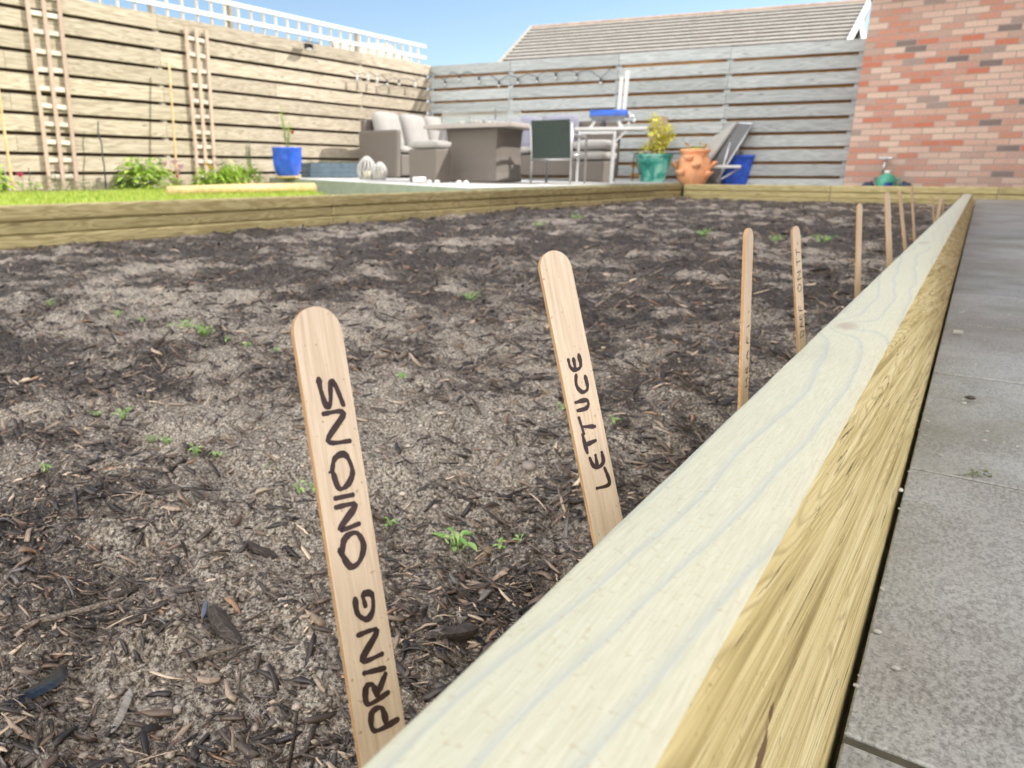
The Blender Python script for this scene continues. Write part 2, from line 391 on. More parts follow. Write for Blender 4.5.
def m_beam_top():
    m, nt, b = newmat('planed_sleeper_top'); g = NT(nt)
    tc = g.n('ShaderNodeTexCoord'); v = tc.outputs['Object']
    s = g.n('ShaderNodeSeparateXYZ'); g.l(v, s.inputs[0]); X, Y = s.outputs[0], s.outputs[1]
    mp = g.n('ShaderNodeMapping'); mp.inputs['Scale'].default_value = (6, 2.1, 6); g.l(v, mp.inputs['Vector'])
    warp = g.noise(mp.outputs[0], 1.0, 2, .4)
    mp2 = g.n('ShaderNodeMapping'); mp2.inputs['Scale'].default_value = (20, 5, 20); g.l(v, mp2.inputs['Vector'])
    warp2 = g.noise(mp2.outputs[0], 1.0, 2, .4)
    def knot(x0, y0, k, sx, sy):
        dx = g.math('MULTIPLY', g.math('SUBTRACT', X, x0), 1/sx); dy = g.math('MULTIPLY', g.math('SUBTRACT', Y, y0), 1/sy)
        d2 = g.math('ADD', g.math('MULTIPLY', dx, dx), g.math('MULTIPLY', dy, dy))
        return g.math('EXPONENT', g.math('MULTIPLY', d2, -1.0)), g.math('MULTIPLY', g.math('EXPONENT', g.math('MULTIPLY', d2, -1.0)), k)
    k1, w1 = knot(-.088, .845, .035, .022, .05)
    k2, w2 = knot(-.09, 2.1, .03, .02, .09)
    k3, w3 = knot(-.12, 4.9, .03, .03, .2)
    r = g.math('ADD', X, g.math('MULTIPLY', warp, .085))
    r = g.math('ADD', r, g.math('MULTIPLY', warp2, .008))
    r = g.math('ADD', r, g.math('MULTIPLY', Y, .035))
    r = g.math('ADD', r, g.math('ADD', w1, g.math('ADD', w2, w3)))
    ph = g.math('FRACT', g.math('MULTIPLY', r, 46.0))
    line = g.ramp(ph, [(0, 0.0), (.68, .04), (.84, .6), (.90, 1.0), (.95, .1), (1, 0.0)])
    grain = g.n('ShaderNodeMapping'); grain.inputs['Scale'].default_value = (900, 45, 900); g.l(v, grain.inputs['Vector'])
    gf = g.noise(grain.outputs[0], 1, 4, .65)
    base = g.ramp(gf, [(.3, (.475, .46, .335)), (.7, (.605, .59, .46))])
    blot = g.noise(v, 14, 4, .6)
    base = g.mix(g.math('MULTIPLY', blot, .4), base, (.57, .56, .40))
    c = g.mix(g.math('MULTIPLY', line, .5), base, (.34, .39, .40))
    spk = g.noise(v, 330, 3, .5)
    c = g.mix(g.math('MULTIPLY', g.ramp(spk, [(.60, 0.0), (.72, 1.0)]), .4), c, (.40, .31, .17))
    spk2 = g.noise(v, 240, 3, .6); c = g.mix(g.math('MULTIPLY', g.ramp(spk2, [(.62, 0.0), (.72, 1.0)]), .35), c, (.46, .42, .24))
    c = g.mix(g.math('MULTIPLY', g.ramp(k1, [(.72, 0.0), (.95, 1.0)]), .5), c, (.34, .22, .17))
    c = g.mix(g.math('MULTIPLY', g.ramp(k2, [(.6, 0.0), (.9, 1.0)]), .45), c, (.38, .30, .24))
    c = g.mix(g.math('MULTIPLY', g.ramp(k3, [(.6, 0.0), (.9, 1.0)]), .3), c, (.38, .30, .24))
    g.l(c, b.inputs['Base Color']); b.inputs['Roughness'].default_value = .6; b.inputs['Specular IOR Level'].default_value = .35
    g.bump(g.math('ADD', gf, g.math('MULTIPLY', line, -.6)), .18, .001, b); return m
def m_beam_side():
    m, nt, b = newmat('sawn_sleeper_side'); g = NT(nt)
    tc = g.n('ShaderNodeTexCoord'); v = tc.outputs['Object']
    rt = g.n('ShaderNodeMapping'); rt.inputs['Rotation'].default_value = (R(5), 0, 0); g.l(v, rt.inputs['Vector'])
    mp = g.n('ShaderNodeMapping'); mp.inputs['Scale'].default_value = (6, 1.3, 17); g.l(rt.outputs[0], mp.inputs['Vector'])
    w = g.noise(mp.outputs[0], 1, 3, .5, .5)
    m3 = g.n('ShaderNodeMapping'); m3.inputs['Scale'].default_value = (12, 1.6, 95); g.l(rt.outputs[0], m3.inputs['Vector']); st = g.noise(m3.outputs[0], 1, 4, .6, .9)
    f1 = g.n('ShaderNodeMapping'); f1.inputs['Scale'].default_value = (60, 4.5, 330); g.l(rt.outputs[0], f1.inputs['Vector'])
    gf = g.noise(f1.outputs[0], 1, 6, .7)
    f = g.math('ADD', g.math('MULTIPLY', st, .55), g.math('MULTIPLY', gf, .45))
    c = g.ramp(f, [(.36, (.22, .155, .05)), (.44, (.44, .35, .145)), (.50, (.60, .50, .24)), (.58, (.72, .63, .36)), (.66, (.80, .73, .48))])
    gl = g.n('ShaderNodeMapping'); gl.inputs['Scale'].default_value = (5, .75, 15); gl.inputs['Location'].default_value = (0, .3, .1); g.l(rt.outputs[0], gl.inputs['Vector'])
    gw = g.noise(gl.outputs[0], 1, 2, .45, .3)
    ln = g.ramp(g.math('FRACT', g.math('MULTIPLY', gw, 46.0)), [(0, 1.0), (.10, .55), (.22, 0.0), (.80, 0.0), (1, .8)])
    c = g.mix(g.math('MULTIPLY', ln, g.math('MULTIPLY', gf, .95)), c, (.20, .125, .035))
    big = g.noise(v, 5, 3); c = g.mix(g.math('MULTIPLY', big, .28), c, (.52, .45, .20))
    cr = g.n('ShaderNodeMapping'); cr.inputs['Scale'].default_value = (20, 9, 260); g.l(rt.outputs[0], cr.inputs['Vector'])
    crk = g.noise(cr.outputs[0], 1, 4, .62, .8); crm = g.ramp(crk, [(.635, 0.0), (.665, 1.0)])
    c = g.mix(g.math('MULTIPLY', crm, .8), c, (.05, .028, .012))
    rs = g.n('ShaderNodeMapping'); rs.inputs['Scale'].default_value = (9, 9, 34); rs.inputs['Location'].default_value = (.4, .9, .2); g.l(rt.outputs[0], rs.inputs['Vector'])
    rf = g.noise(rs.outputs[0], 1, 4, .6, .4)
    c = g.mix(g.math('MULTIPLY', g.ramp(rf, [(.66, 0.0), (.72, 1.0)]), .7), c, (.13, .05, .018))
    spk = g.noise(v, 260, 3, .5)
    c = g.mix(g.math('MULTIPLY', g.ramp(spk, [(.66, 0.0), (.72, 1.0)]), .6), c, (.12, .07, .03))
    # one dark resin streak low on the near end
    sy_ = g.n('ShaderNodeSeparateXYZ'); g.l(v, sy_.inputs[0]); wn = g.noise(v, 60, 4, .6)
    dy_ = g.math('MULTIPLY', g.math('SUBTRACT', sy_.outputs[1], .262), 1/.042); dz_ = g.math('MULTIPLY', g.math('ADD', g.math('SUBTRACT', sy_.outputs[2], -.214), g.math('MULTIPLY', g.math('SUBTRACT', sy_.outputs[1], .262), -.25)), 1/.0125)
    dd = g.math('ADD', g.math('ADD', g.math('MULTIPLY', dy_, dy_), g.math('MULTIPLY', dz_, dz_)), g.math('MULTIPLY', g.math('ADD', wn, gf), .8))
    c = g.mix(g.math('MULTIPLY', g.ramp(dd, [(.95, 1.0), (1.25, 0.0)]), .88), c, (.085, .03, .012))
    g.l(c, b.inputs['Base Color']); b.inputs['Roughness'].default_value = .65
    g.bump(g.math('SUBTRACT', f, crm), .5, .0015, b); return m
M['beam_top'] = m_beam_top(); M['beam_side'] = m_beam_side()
def m_stick():
    m, nt, b = newmat('birch_label_wood'); g = NT(nt)
    tc = g.n('ShaderNodeTexCoord'); v = tc.outputs['Object']
    mp = g.n('ShaderNodeMapping'); mp.inputs['Scale'].default_value = (500, 500, 22); g.l(v, mp.inputs['Vector'])
    f = g.noise(mp.outputs[0], 1, 5, .65); big = g.noise(v, 28, 3, .5)
    c = g.ramp(f, [(.28, (.38, .285, .20)), (.5, (.51, .405, .30)), (.72, (.62, .52, .415))])
    c = g.mix(g.math('MULTIPLY', big, .55), c, (.56, .455, .345))
    spk = g.noise(v, 420, 2, .5); c = g.mix(g.math('MULTIPLY', g.ramp(spk, [(.69, 0.0), (.74, 1.0)]), .6), c, (.16, .08, .04))
    g.l(c, b.inputs['Base Color']); sz = g.n('ShaderNodeSeparateXYZ'); g.l(v, sz.inputs[0])
    low = g.ramp(g.math('MULTIPLY_ADD', sz.outputs[2], 5.0, g.math('MULTIPLY', g.noise(v, 160, 4, .7), .9)), [(.55, 1.0), (1.15, 0.0)])
    hsn = g.mix(g.math('MULTIPLY', low, .75), c, (.13, .095, .07))
    g.l(hsn, b.inputs['Base Color'])
    b.inputs['Roughness'].default_value = .6
    g.bump(f, .35, .0006, b); return m
M['stick'] = m_stick()
M['stick_edge'] = wood('label_cut_edge', (.28, .15, .065), (.42, .25, .12), (.52, .34, .18), 2, 3, knots=False)
M['ink'] = simple('marker_ink', (.028, .014, .016), .5, .3, 200, 0, 0)

# ------------------------------------------------------------------ world, sun, camera
SUN = Vector((1.2, 1.2, 1.2)).normalized(); CLOUD_FILL = 24.0
w = bpy.data.worlds.new('World'); SC.world = w; w.use_nodes = True
nt = w.node_tree; sky = nt.nodes.new('ShaderNodeTexSky'); sky.sky_type = 'NISHITA'; sky.sun_disc = False
sky.sun_elevation = math.asin(SUN.z); sky.sun_rotation = math.atan2(SUN.x, SUN.y)
sky.air_density = 1.0; sky.dust_density = .25; sky.ozone_density = 1.6; sky.altitude = 20
bg = nt.nodes['Background']; bg.inputs[1].default_value = .072
G = NT(nt); gen = G.n('ShaderNodeTexCoord').outputs['Generated']
# added cloud fill behind the camera and overhead, made up to brighten the shade
sp = G.n('ShaderNodeSeparateXYZ'); G.l(gen, sp.inputs[0])
side = G.math('ADD', G.math('MULTIPLY', sp.outputs[1], -1.0), G.math('MULTIPLY', sp.outputs[2], .42))
side = G.math('ADD', side, G.math('MULTIPLY', sp.outputs[0], .40))
side = G.ramp(side, [(0.0, 0.0), (.30, 1.0)])
cl = G.noise(gen, 2.6, 6, .55, .4)
cm = G.math('MULTIPLY', G.ramp(cl, [(.42, 0.0), (.54, 1.0)]), side)
mxw = G.mix(cm, sky.outputs[0], (CLOUD_FILL*1.0, CLOUD_FILL*.97, CLOUD_FILL*.93)); nt.links.new(mxw, bg.inputs[0])
L = bpy.data.lights.new('sun', 'SUN'); L.energy = 2.4; L.angle = R(.53); L.color = (1, .95, .87)
lo = bpy.data.objects.new('sun', L); COL.objects.link(lo); lo.rotation_euler = (-SUN).to_track_quat('-Z', 'Y').to_euler(); lo.location = SUN*30
cam = bpy.data.cameras.new('camera'); co = bpy.data.objects.new('camera', cam); COL.objects.link(co); SC.camera = co
cam.sensor_width = 36; cam.lens = FPX/1024*36; cam.shift_x = (512-CX)/1024
co.matrix_world = Matrix(((Rt.x, Up.x, -Fw.x, 0), (Rt.y, Up.y, -Fw.y, 0), (Rt.z, Up.z, -Fw.z, 0), (0, 0, 0, 1)))
cam.clip_start = .02; cam.clip_end = 800
cam.dof.use_dof = True; cam.dof.focus_distance = .48; cam.dof.aperture_fstop = 14
SC.view_settings.view_transform = 'Standard'; SC.view_settings.look = 'None'; SC.view_settings.gamma = 1
SC.view_settings.exposure = 1.38
SC.render.resolution_x = 1024; SC.render.resolution_y = 768
SC.cycles.use_adaptive_sampling = True; SC.cycles.use_denoising = True; SC.cycles.max_bounces = 8; SC.cycles.transmission_bounces = 8; SC.cycles.transparent_max_bounces = 12

# ------------------------------------------------------------------ SETTING
def beam_xl(y): return -.1045-.0046*y
def beam_z(y): return -.145-.0083*y
def rail_x(y): return -4.13+(y-1.82)*(.60/9.31)

g_ = MB(); g_.add([(-300, -300, -.62), (300, -300, -.62), (300, 300, -.62), (-300, 300, -.62)], [(0, 1, 2, 3)])
tag(g_.build('ground', simple('far_ground', (.16, .15, .10), .9, .3, .5)), kind='structure')

# soil height
def soil_z(x, y):
    x = np.asarray(x, float); y = np.asarray(y, float)
    z = -.408 + .05*np.exp(-((x+.25)**2+(y-.4)**2)/1.0)
    z = z+.030*(fbm(x*1.6, y*1.6, 3, 5)-.5)
    c = fbm(x*9+3, y*9, 4, 21); z = z+.042*(c-.5)*(1+.5*np.clip(y/4, 0, 1))
    c2 = fbm(x*42, y*42, 3, 33); z = z+.015*(c2-.5); bl = fbm(x*15+7, y*19, 3, 61); z = z+.030*np.maximum(0, bl-.52)-.022*np.maximum(0, .42-bl)
    c3 = fbm(x*140, y*140, 3, 47); z = z+.0065*(c3-.5)+.0028*(vnoise(x*330, y*330, 52)-.5)*(np.hypot(x, y) < 3)
    # spill heaped against the edging
    xr = -4.13+(y-1.82)*(.60/9.31)
    z = z+.05*np.exp(-((x-xr)/.35)**2)*(fbm(x*2.5+9, y*1.3, 2, 71)-.25)
    z = z+.04*np.exp(-((11.13-y)/.4)**2)*(fbm(x*1.9, y+4, 2, 75)-.2)
    return z
def pale_f(x, y):
    x = np.asarray(x, float); y = np.asarray(y, float)
    p = (fbm(x*2.1+5, y*2.1, 3, 91)-.5)*.9+(fbm(x*9, y*9, 3, 95)-.5)*1.0+.20+.10*np.exp(-((x+.8)**2+(y-.8)**2)/1.2)
    for cx_, cy_, s_, a_ in ((-.95, .62, .34, .40), (-.66, .60, .22, .34), (-1.15, 1.35, .35, .25), (-.36, .27, .11, .34), (-.50, .85, .22, .28), (-2.2, 1.6, .5, .12), (-1.7, 4, 1.2, .05)):
        p = p+1.35*a_*np.exp(-((x-cx_)**2+(y-cy_)**2)/s_**2)
    p = p-.10*np.clip((np.hypot(x, y)-2.2)/1.5, 0, 1)
    for cx_, cy_, s_, a_ in ((-.62, .32, .13, .30), (-.25, .45, .10, .25)):
        p = p-a_*np.exp(-((x-cx_)**2+(y-cy_)**2)/s_**2)
    return p
def soil_mesh():
    nr, na = 1150, 1150
    r = .16*(15.5/.16)**(np.linspace(0, 1, nr)); th = np.radians(np.linspace(80, 205, na))
    RR, TT = np.meshgrid(r, th, indexing='ij')
    x = .0+RR*np.cos(TT); y = .0+RR*np.sin(TT)
    x = np.clip(x, -4.7, -.045); y = np.clip(y, -1.2, 11.17)
    x = np.maximum(x, rail_x(y)-.05); x = np.minimum(x, beam_xl(y)+.05)
    far = (y > 9.3); x = np.where(far, np.minimum(np.maximum(x, -9), 1.0), x)
    z = soil_z(x, y); z = np.where(x > -.12, np.minimum(z, -.35), z)
    v = np.stack([x, y, z], -1).reshape(-1, 3)
    i = np.arange(nr-1)[:, None]*na+np.arange(na-1)[None]
    q = np.stack([i, i+na, i+na+1, i+1], -1).reshape(-1, 4)
    # drop collapsed quads
    a = v[q]; ar = np.abs(np.cross(a[:, 2]-a[:, 0], a[:, 3]-a[:, 1])[:, 2]); q = q[ar > 1e-10]
    me = bpy.data.meshes.new('soil'); me.vertices.add(len(v)); me.vertices.foreach_set('co', v.ravel())
    me.loops.add(q.size); me.loops.foreach_set('vertex_index', q.ravel().astype(np.int32))
    me.polygons.add(len(q)); me.polygons.foreach_set('loop_start', np.arange(len(q), dtype=np.int32)*4)
    me.polygons.foreach_set('use_smooth', np.ones(len(q), bool))
    me.update(calc_edges=True); me.materials.append(M['soil'])
    at = me.attributes.new('pale', 'FLOAT', 'POINT'); at.data.foreach_set('value', pale_f(v[:, 0], v[:, 1]).astype(np.float32))
    o = bpy.data.objects.new('soil', me); COL.objects.link(o); tag(o, kind='structure')
    # make normals point up
    if me.polygons[len(q)//2].normal.z < 0: me.flip_normals()
soil_mesh()

def in_bed(x, y): return (x > rail_x(y)+.01) & (x < beam_xl(y)-.012) & (y < 11.1) & (y > -.6)

# wood chips: every chip is a bent shard with thickness
def chips(N, dens_pow, smin, smax, asp, seed, name, pale=False, rmin=.22, rmax=12, tail=3.6):
    rg = np.random.default_rng(seed)
    r = rmin*(rmax/rmin)**(rg.random(N*2)**dens_pow); t = np.radians(80+112*rg.random(N*2))
    x = r*np.cos(t); y = r*np.sin(t); k = in_bed(x, y); x = x[k][:N]; y = y[k][:N]; r = r[k][:N]; n = len(x)
    pf = pale_f(x, y); keep = rg.random(n) > np.clip((pf-.22)*1.3, 0, .85); x = x[keep]; y = y[keep]; r = r[keep]; pf = pf[keep]; n = len(x)
    Ls = (smin+(smax-smin)*rg.random(n)**tail)*(1+.6*np.clip(r-.7, 0, 8)**.6)
    W = Ls/(asp[0]+(asp[1]-asp[0])*rg.random(n)); W = np.minimum(W, .0055*(1+.5*np.clip(r-.6, 0, 6))); T = W*(.12+.35*rg.random(n))
    e = .004
    gx = (soil_z(x+e, y)-soil_z(x-e, y))/(2*e); gy = (soil_z(x, y+e)-soil_z(x, y-e))/(2*e)
    gx = np.clip(gx, -.8, .8); gy = np.clip(gy, -.8, .8)
    az = rg.random(n)*2*np.pi; az = np.where(rg.random(n) < .5, rg.normal(.25, .5, n), az)
    d = np.stack([np.cos(az), np.sin(az), gx*np.cos(az)+gy*np.sin(az)+rg.normal(0, .22, n)], -1); d /= np.linalg.norm(d, axis=1)[:, None]
    nn = np.stack([-gx+rg.normal(0, .35, n), -gy+rg.normal(0, .35, n), np.ones(n)], -1)
    s = np.cross(d, nn); s /= np.linalg.norm(s, axis=1)[:, None]; u = np.cross(s, d)
    c = np.stack([x, y, soil_z(x, y)+T*.35+rg.random(n)*.003], -1)
    segs = np.array([-.5, -.17, .17, .5]); V = np.zeros((n, 4, 4, 3))
    wj = np.stack([.15+.95*rg.random(n), .7+.5*rg.random(n), .7+.5*rg.random(n), .1+.95*rg.random(n)], 1)
    bend = rg.normal(0, .10, n); sb = rg.normal(0, .08, n)
    for i, sg in enumerate(segs):
        jx = rg.normal(0, .10, n) if i in (0, 3) else 0*Ls
        cc = c+d*((sg+jx)*Ls)[:, None]+u*((bend*(1-4*sg*sg))*Ls*.5)[:, None]+s*((sb*(1-4*sg*sg))*Ls)[:, None]
        ww = (W*wj[:, i]*.5)[:, None]; tt = (T*.5*(.6+.4*wj[:, i]))[:, None]
        sk = d*(rg.normal(0, .35, n)*W)[:, None]
        V[:, i, 0] = cc-s*ww-u*tt-sk; V[:, i, 1] = cc+s*ww-u*tt+sk; V[:, i, 2] = cc+s*ww+u*tt+sk; V[:, i, 3] = cc-s*ww*(.5+.5*rg.random((n, 1)))+u*tt-sk
    F = []
    for i in range(3):
        for k_ in range(4): F.append((i*4+k_, i*4+(k_+1) % 4, (i+1)*4+(k_+1) % 4, (i+1)*4+k_))
    F += [(3, 2, 1, 0), (12, 13, 14, 15)]
    F = np.array(F); q = (F[None]+(np.arange(n)*16)[:, None, None]).reshape(-1, 4)
    pal = np.array([(.018, .015, .014), (.030, .025, .022), (.05, .04, .033), (.085, .065, .052), (.13, .105, .085), (.20, .17, .14), (.33, .29, .24), (.17, .115, .075), (.10, .10, .108)])
    pal = pal*np.array([1.42, 1.26, 1.10]); p = np.array([.26, .22, .16, .12, .09, .06, .035, .025, .03]) if not pale else np.array([.04, .06, .08, .14, .2, .2, .18, .07, .03]); ci = rg.choice(len(pal), n, p=p/p.sum())
    C = pal[ci]*(.75+.5*rg.random((n, 1))); C = np.concatenate([C, np.ones((n, 1))], 1)
    me = bpy.data.meshes.new(name); me.vertices.add(n*16); me.vertices.foreach_set('co', V.reshape(-1))
    me.loops.add(q.size); me.loops.foreach_set('vertex_index', q.ravel().astype(np.int32))
    me.polygons.add(len(q)); me.polygons.foreach_set('loop_start', np.arange(len(q), dtype=np.int32)*4)
    me.update(calc_edges=True); me.materials.append(M['chip'])
    at = me.attributes.new('Col', 'FLOAT_COLOR', 'POINT'); at.data.foreach_set('color', np.repeat(C, 16, 0).astype(np.float32).ravel())
    o = bpy.data.objects.new(name, me); COL.objects.link(o); return o
tag(chips(120000, .88, .0014, .024, (2.2, 8), 3, 'bark_mulch', tail=5.0), 'dark shredded bark mulch scattered over the bed soil', 'mulch', kind='stuff')
tag(chips(26000, .8, .003, .030, (9, 26), 5, 'plant_fibres', pale=True), 'thin straw like fibres and twig bits lying in the mulch', 'fibres', kind='stuff')
tag(chips(60000, .75, .0008, .0040, (1.0, 1.8), 8, 'grit', pale=True), 'small pale grit and crumbs lying on the soil', 'grit', kind='stuff')

# crumbs and clods of earth half sunk in the surface
def clods(N, seed):
    rg = np.random.default_rng(seed)
    bm = bmesh.new(); bmesh.ops.create_icosphere(bm, subdivisions=1, radius=1); V0 = np.array([v.co[:] for v in bm.verts]); F0 = np.array([[v.index for v in f.verts] for f in bm.faces]); bm.free()
    r = .22*(11/.22)**(rg.random(N*2)**.95); t = np.radians(80+112*rg.random(N*2)); x = r*np.cos(t); y = r*np.sin(t); k = in_bed(x, y); x = x[k][:N]; y = y[k][:N]; r = r[k][:N]; n = len(x)
    sz = (.0007+.0036*rg.random(n)**7)*(1+.8*np.clip(r-.7, 0, 8)**.75); nv = len(V0)
    P = V0[None]*(1+rg.normal(0, .24, (n, nv, 1))); P = P*(np.stack([.7+.7*rg.random(n), .7+.7*rg.random(n), .25+.35*rg.random(n)], -1)[:, None]*sz[:, None, None])
    P[:, :, 0] += x[:, None]; P[:, :, 1] += y[:, None]; P[:, :, 2] += (soil_z(x, y)+sz*.02)[:, None]
    q = (F0[None]+(np.arange(n)*nv)[:, None, None]).reshape(-1, 3)
    pf = np.clip((pale_f(x, y)-.25)*1.3+rg.normal(0, .3, n), 0, 1)[:, None]
    C = (np.array([.035, .028, .023])*(1-pf)+np.array([.36, .30, .24])*pf)*(.6+.8*rg.random((n, 1))); C = np.concatenate([C, np.ones((n, 1))], 1)
    me = bpy.data.meshes.new('soil_crumbs'); me.vertices.add(n*nv); me.vertices.foreach_set('co', P.reshape(-1)); me.loops.add(q.size); me.loops.foreach_set('vertex_index', q.ravel().astype(np.int32))
    me.polygons.add(len(q)); me.polygons.foreach_set('loop_start', np.arange(len(q), dtype=np.int32)*3); me.update(calc_edges=True); me.materials.append(M['chip'])
    at = me.attributes.new('Col', 'FLOAT_COLOR', 'POINT'); at.data.foreach_set('color', np.repeat(C, nv, 0).astype(np.float32).ravel())
    o = bpy.data.objects.new('soil_crumbs', me); COL.objects.link(o); return o
tag(clods(60000, 21), 'crumbs and small clods of dark and sandy earth all over the bed', 'soil crumbs', kind='stuff')

# lawn and flower border ground
def lawn_end(x): return 6.9 if x < -7.1 else 6.9-(x+7.1)*.86
lw = MB(); lw.add([(rail_x(-1)-.07, -1.5, -.205), (rail_x(4.2)-.07, 4.25, -.205), (-5.45, 5.5, -.205), (-7.1, 6.9, -.205), (-8.2, 7.2, -.205), (-8.2, -1.5, -.205)], [(0, 1, 2, 3, 4, 5)])
lg = MB(); lg.add([(rail_x(3)-.07, 3, -.34), (rail_x(11.2)-.07, 11.2, -.34), (-8.2, 11.2, -.34), (-8.2, 3, -.34)], [(0, 1, 2, 3)])
tag(lg.build('patio_step', simple('step_slab', (.30, .32, .26), .85, .2, 8)), kind='structure')
tag(lw.build('lawn', simple('lawn_soil', (.26, .34, .04), .9, .3, 20)), kind='structure')
bd = MB(); bd.add([(-7.45, -1.5, -.200), (-7.45, 7.1, -.200), (-7.93, 7.1, -.19), (-7.93, -1.5, -.19)], [(0, 1, 2, 3)])
tag(bd.build('flower_border_soil', simple('border_soil', (.20, .15, .10), .9, .3, 20)), kind='structure')
def grass():
    n = 34000; rg = np.random.default_rng(4)
    y = -1+10*rg.random(n); x = -7.42+(rail_x(y)-.09+7.42)*rg.random(n)
    h = .018+.022*rg.random(n); a = rg.random(n)*6.283; wd = .003+.0025*rg.random(n); lx = rg.normal(0, .010, n); ly = rg.normal(0, .010, n)
    z = np.full(n, -.206); ok = (y < np.where(x < -5.45, 6.3-(x+6.5)*.6, 4.3+(-4.0-x)*.83)-.05) & (y < 6.7); x, y, h, a, wd, lx, ly, z = [q[ok] for q in (x, y, h, a, wd, lx, ly, z)]; n = len(x)
    V = np.zeros((n, 3, 3)); V[:, 0] = np.stack([x-wd*np.cos(a), y-wd*np.sin(a), z], -1); V[:, 1] = np.stack([x+wd*np.cos(a), y+wd*np.sin(a), z], -1)
    V[:, 2] = np.stack([x+lx, y+ly, z+h], -1)
    me = bpy.data.meshes.new('grass'); me.from_pydata(V.reshape(-1, 3).tolist(), [], np.arange(n*3).reshape(-1, 3).tolist()); me.materials.append(M['grass'])
    at = me.attributes.new('rnd', 'FLOAT', 'POINT'); at.data.foreach_set('value', np.repeat(rg.random(n), 3).astype(np.float32))
    o = bpy.data.objects.new('grass', me); COL.objects.link(o); tag(o, 'short sunlit green grass between the bed edging and the left fence', 'grass', kind='stuff')
grass()

# paving slabs (setting)
pv = MB(); pv.add([(-.006, -.8, -.3222), (3, -.8, -.3222), (3, 12, -.3222), (-.050, 12, -.3222)], [(0, 1, 2, 3)], m=1)
y0 = .4357-.505*4
for i in range(28):
    ya = y0+i*.505; yb = ya+.4975
    for j, (xa, xb) in enumerate(((-.006, .60), (.606, 1.2), (1.206, 1.8))):
        ea = xa if j else xa-.004-.0035*max(ya, 0); eb = xa if j else xa-.004-.0035*max(yb, 0)
        if yb > 11.12: yb = 11.12
        if ya > 11: continue
        z = -.32+random.uniform(-.0015, .0015); q = random.random()
        vs = [(ea, ya, -.39), (xb, ya, -.39), (xb, yb, -.39), (eb, yb, -.39), (ea, ya, z), (xb, ya, z), (xb, yb, z), (eb, yb, z)]
        pv.add(vs, [(4, 5, 6, 7), (0, 1, 5, 4), (1, 2, 6, 5), (2, 3, 7, 6), (3, 0, 4, 7)], rnd=q)
mj = simple('joint_sand', (.055, .05, .035), .95, .7, 30)
tag(pv.build('paving', [M['paving'], mj], bevel=.0012, seg=1), kind='structure')
# gravel strip beyond the far edging
gv = MB(); gv.add([(rail_x(11.2), 11.2, -.22), (-1.4, 11.2, -.22), (-1.4, 12.6, -.22), (-3.6, 12.4, -.22)], [(0, 1, 2, 3)])
tag(gv.build('gravel_path', simple('gravel', (.35, .33, .30), .9, .4, 60, 0, .8, .01)), kind='structure')

# patio: raised, falls gently to the right
def pat_z(x): return -.16-.0185*(x+3.85)
pp = [(-7.95, 7.12), (-7.1, 6.9), (-3.93, 6.02), (rail_x(11.2)-.075, 11.2), (-3.6, 12.0), (-7.95, 11.0)]
pt = MB(); n_ = len(pp)
vs = [(x, y, pat_z(x)) for x, y in pp]+[(x, y, -.5) for x, y in pp]
pt.add(vs, [tuple(range(n_))], m=0)
b_ = [(i, (i+1) % n_, n_+(i+1) % n_, n_+i) for i in range(n_)]
pt.add(vs, [(f[3], f[2], f[1], f[0]) for f in b_], m=1)
# thin projecting nosing
M['patio'] = simple('pale_patio_slab', (.50, .49, .47), .8, .15, 6)
tag(pt.build('patio', [M['patio'], simple('sage_patio_face', (.26, .30, .22), .7, .12, 8)]), kind='structure')

# ------------------------------------------------------------------ raised bed timbers
bt = MB(); ys = [-.25]+[.03*i for i in range(1, 40)]+[1.2+.09*i for i in range(20)]+[3, 4, 5, 6, 7, 8, 9.33]
def beam_sec(y):
    zl = beam_z(y); xl = beam_xl(y); xr = -.0395-.0040*y; xb = -.0145-.0036*y
    rr = .0055+.0003*math.sin(y*37)+.0002*math.sin(y*91)
    rt = [(xl-.001, -.46), (xl-.002, zl-.03), (xl+.0004, zl-rr), (xl+rr*.4, zl-rr*.35), (xl+rr, zl), (xr-rr*1.3, zl+.0005), (xr-rr*.45, zl-rr*.3), (xr, zl-rr*1.2), (xb-.0, -.325), (xb+.001, -.46)]
    return [Vector((a, y, b)) for a, b in rt]
secs = [beam_sec(y) for y in ys]; k_ = len(secs[0]); vs = [p for s in secs for p in s]
fs_t = []; fs_s = []
for i in range(len(ys)-1):
    for k in range(k_-1):
        f = (i*k_+k, i*k_+k+1, (i+1)*k_+k+1, (i+1)*k_+k)
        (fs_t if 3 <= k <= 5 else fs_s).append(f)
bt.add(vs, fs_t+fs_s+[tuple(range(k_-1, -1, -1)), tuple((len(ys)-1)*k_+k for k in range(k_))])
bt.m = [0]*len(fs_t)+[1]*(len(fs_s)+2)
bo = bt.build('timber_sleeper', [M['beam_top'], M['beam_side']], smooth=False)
me = bo.data; me.polygons.foreach_set('use_smooth', [i < len(fs_t)+len(fs_s) for i in range(len(me.polygons))])
es = bo.modifiers.new('es', 'EDGE_SPLIT'); es.split_angle = R(38)
tag(bo, 'long pale timber sleeper with growth rings running beside the paving from the foreground', 'timber sleeper')

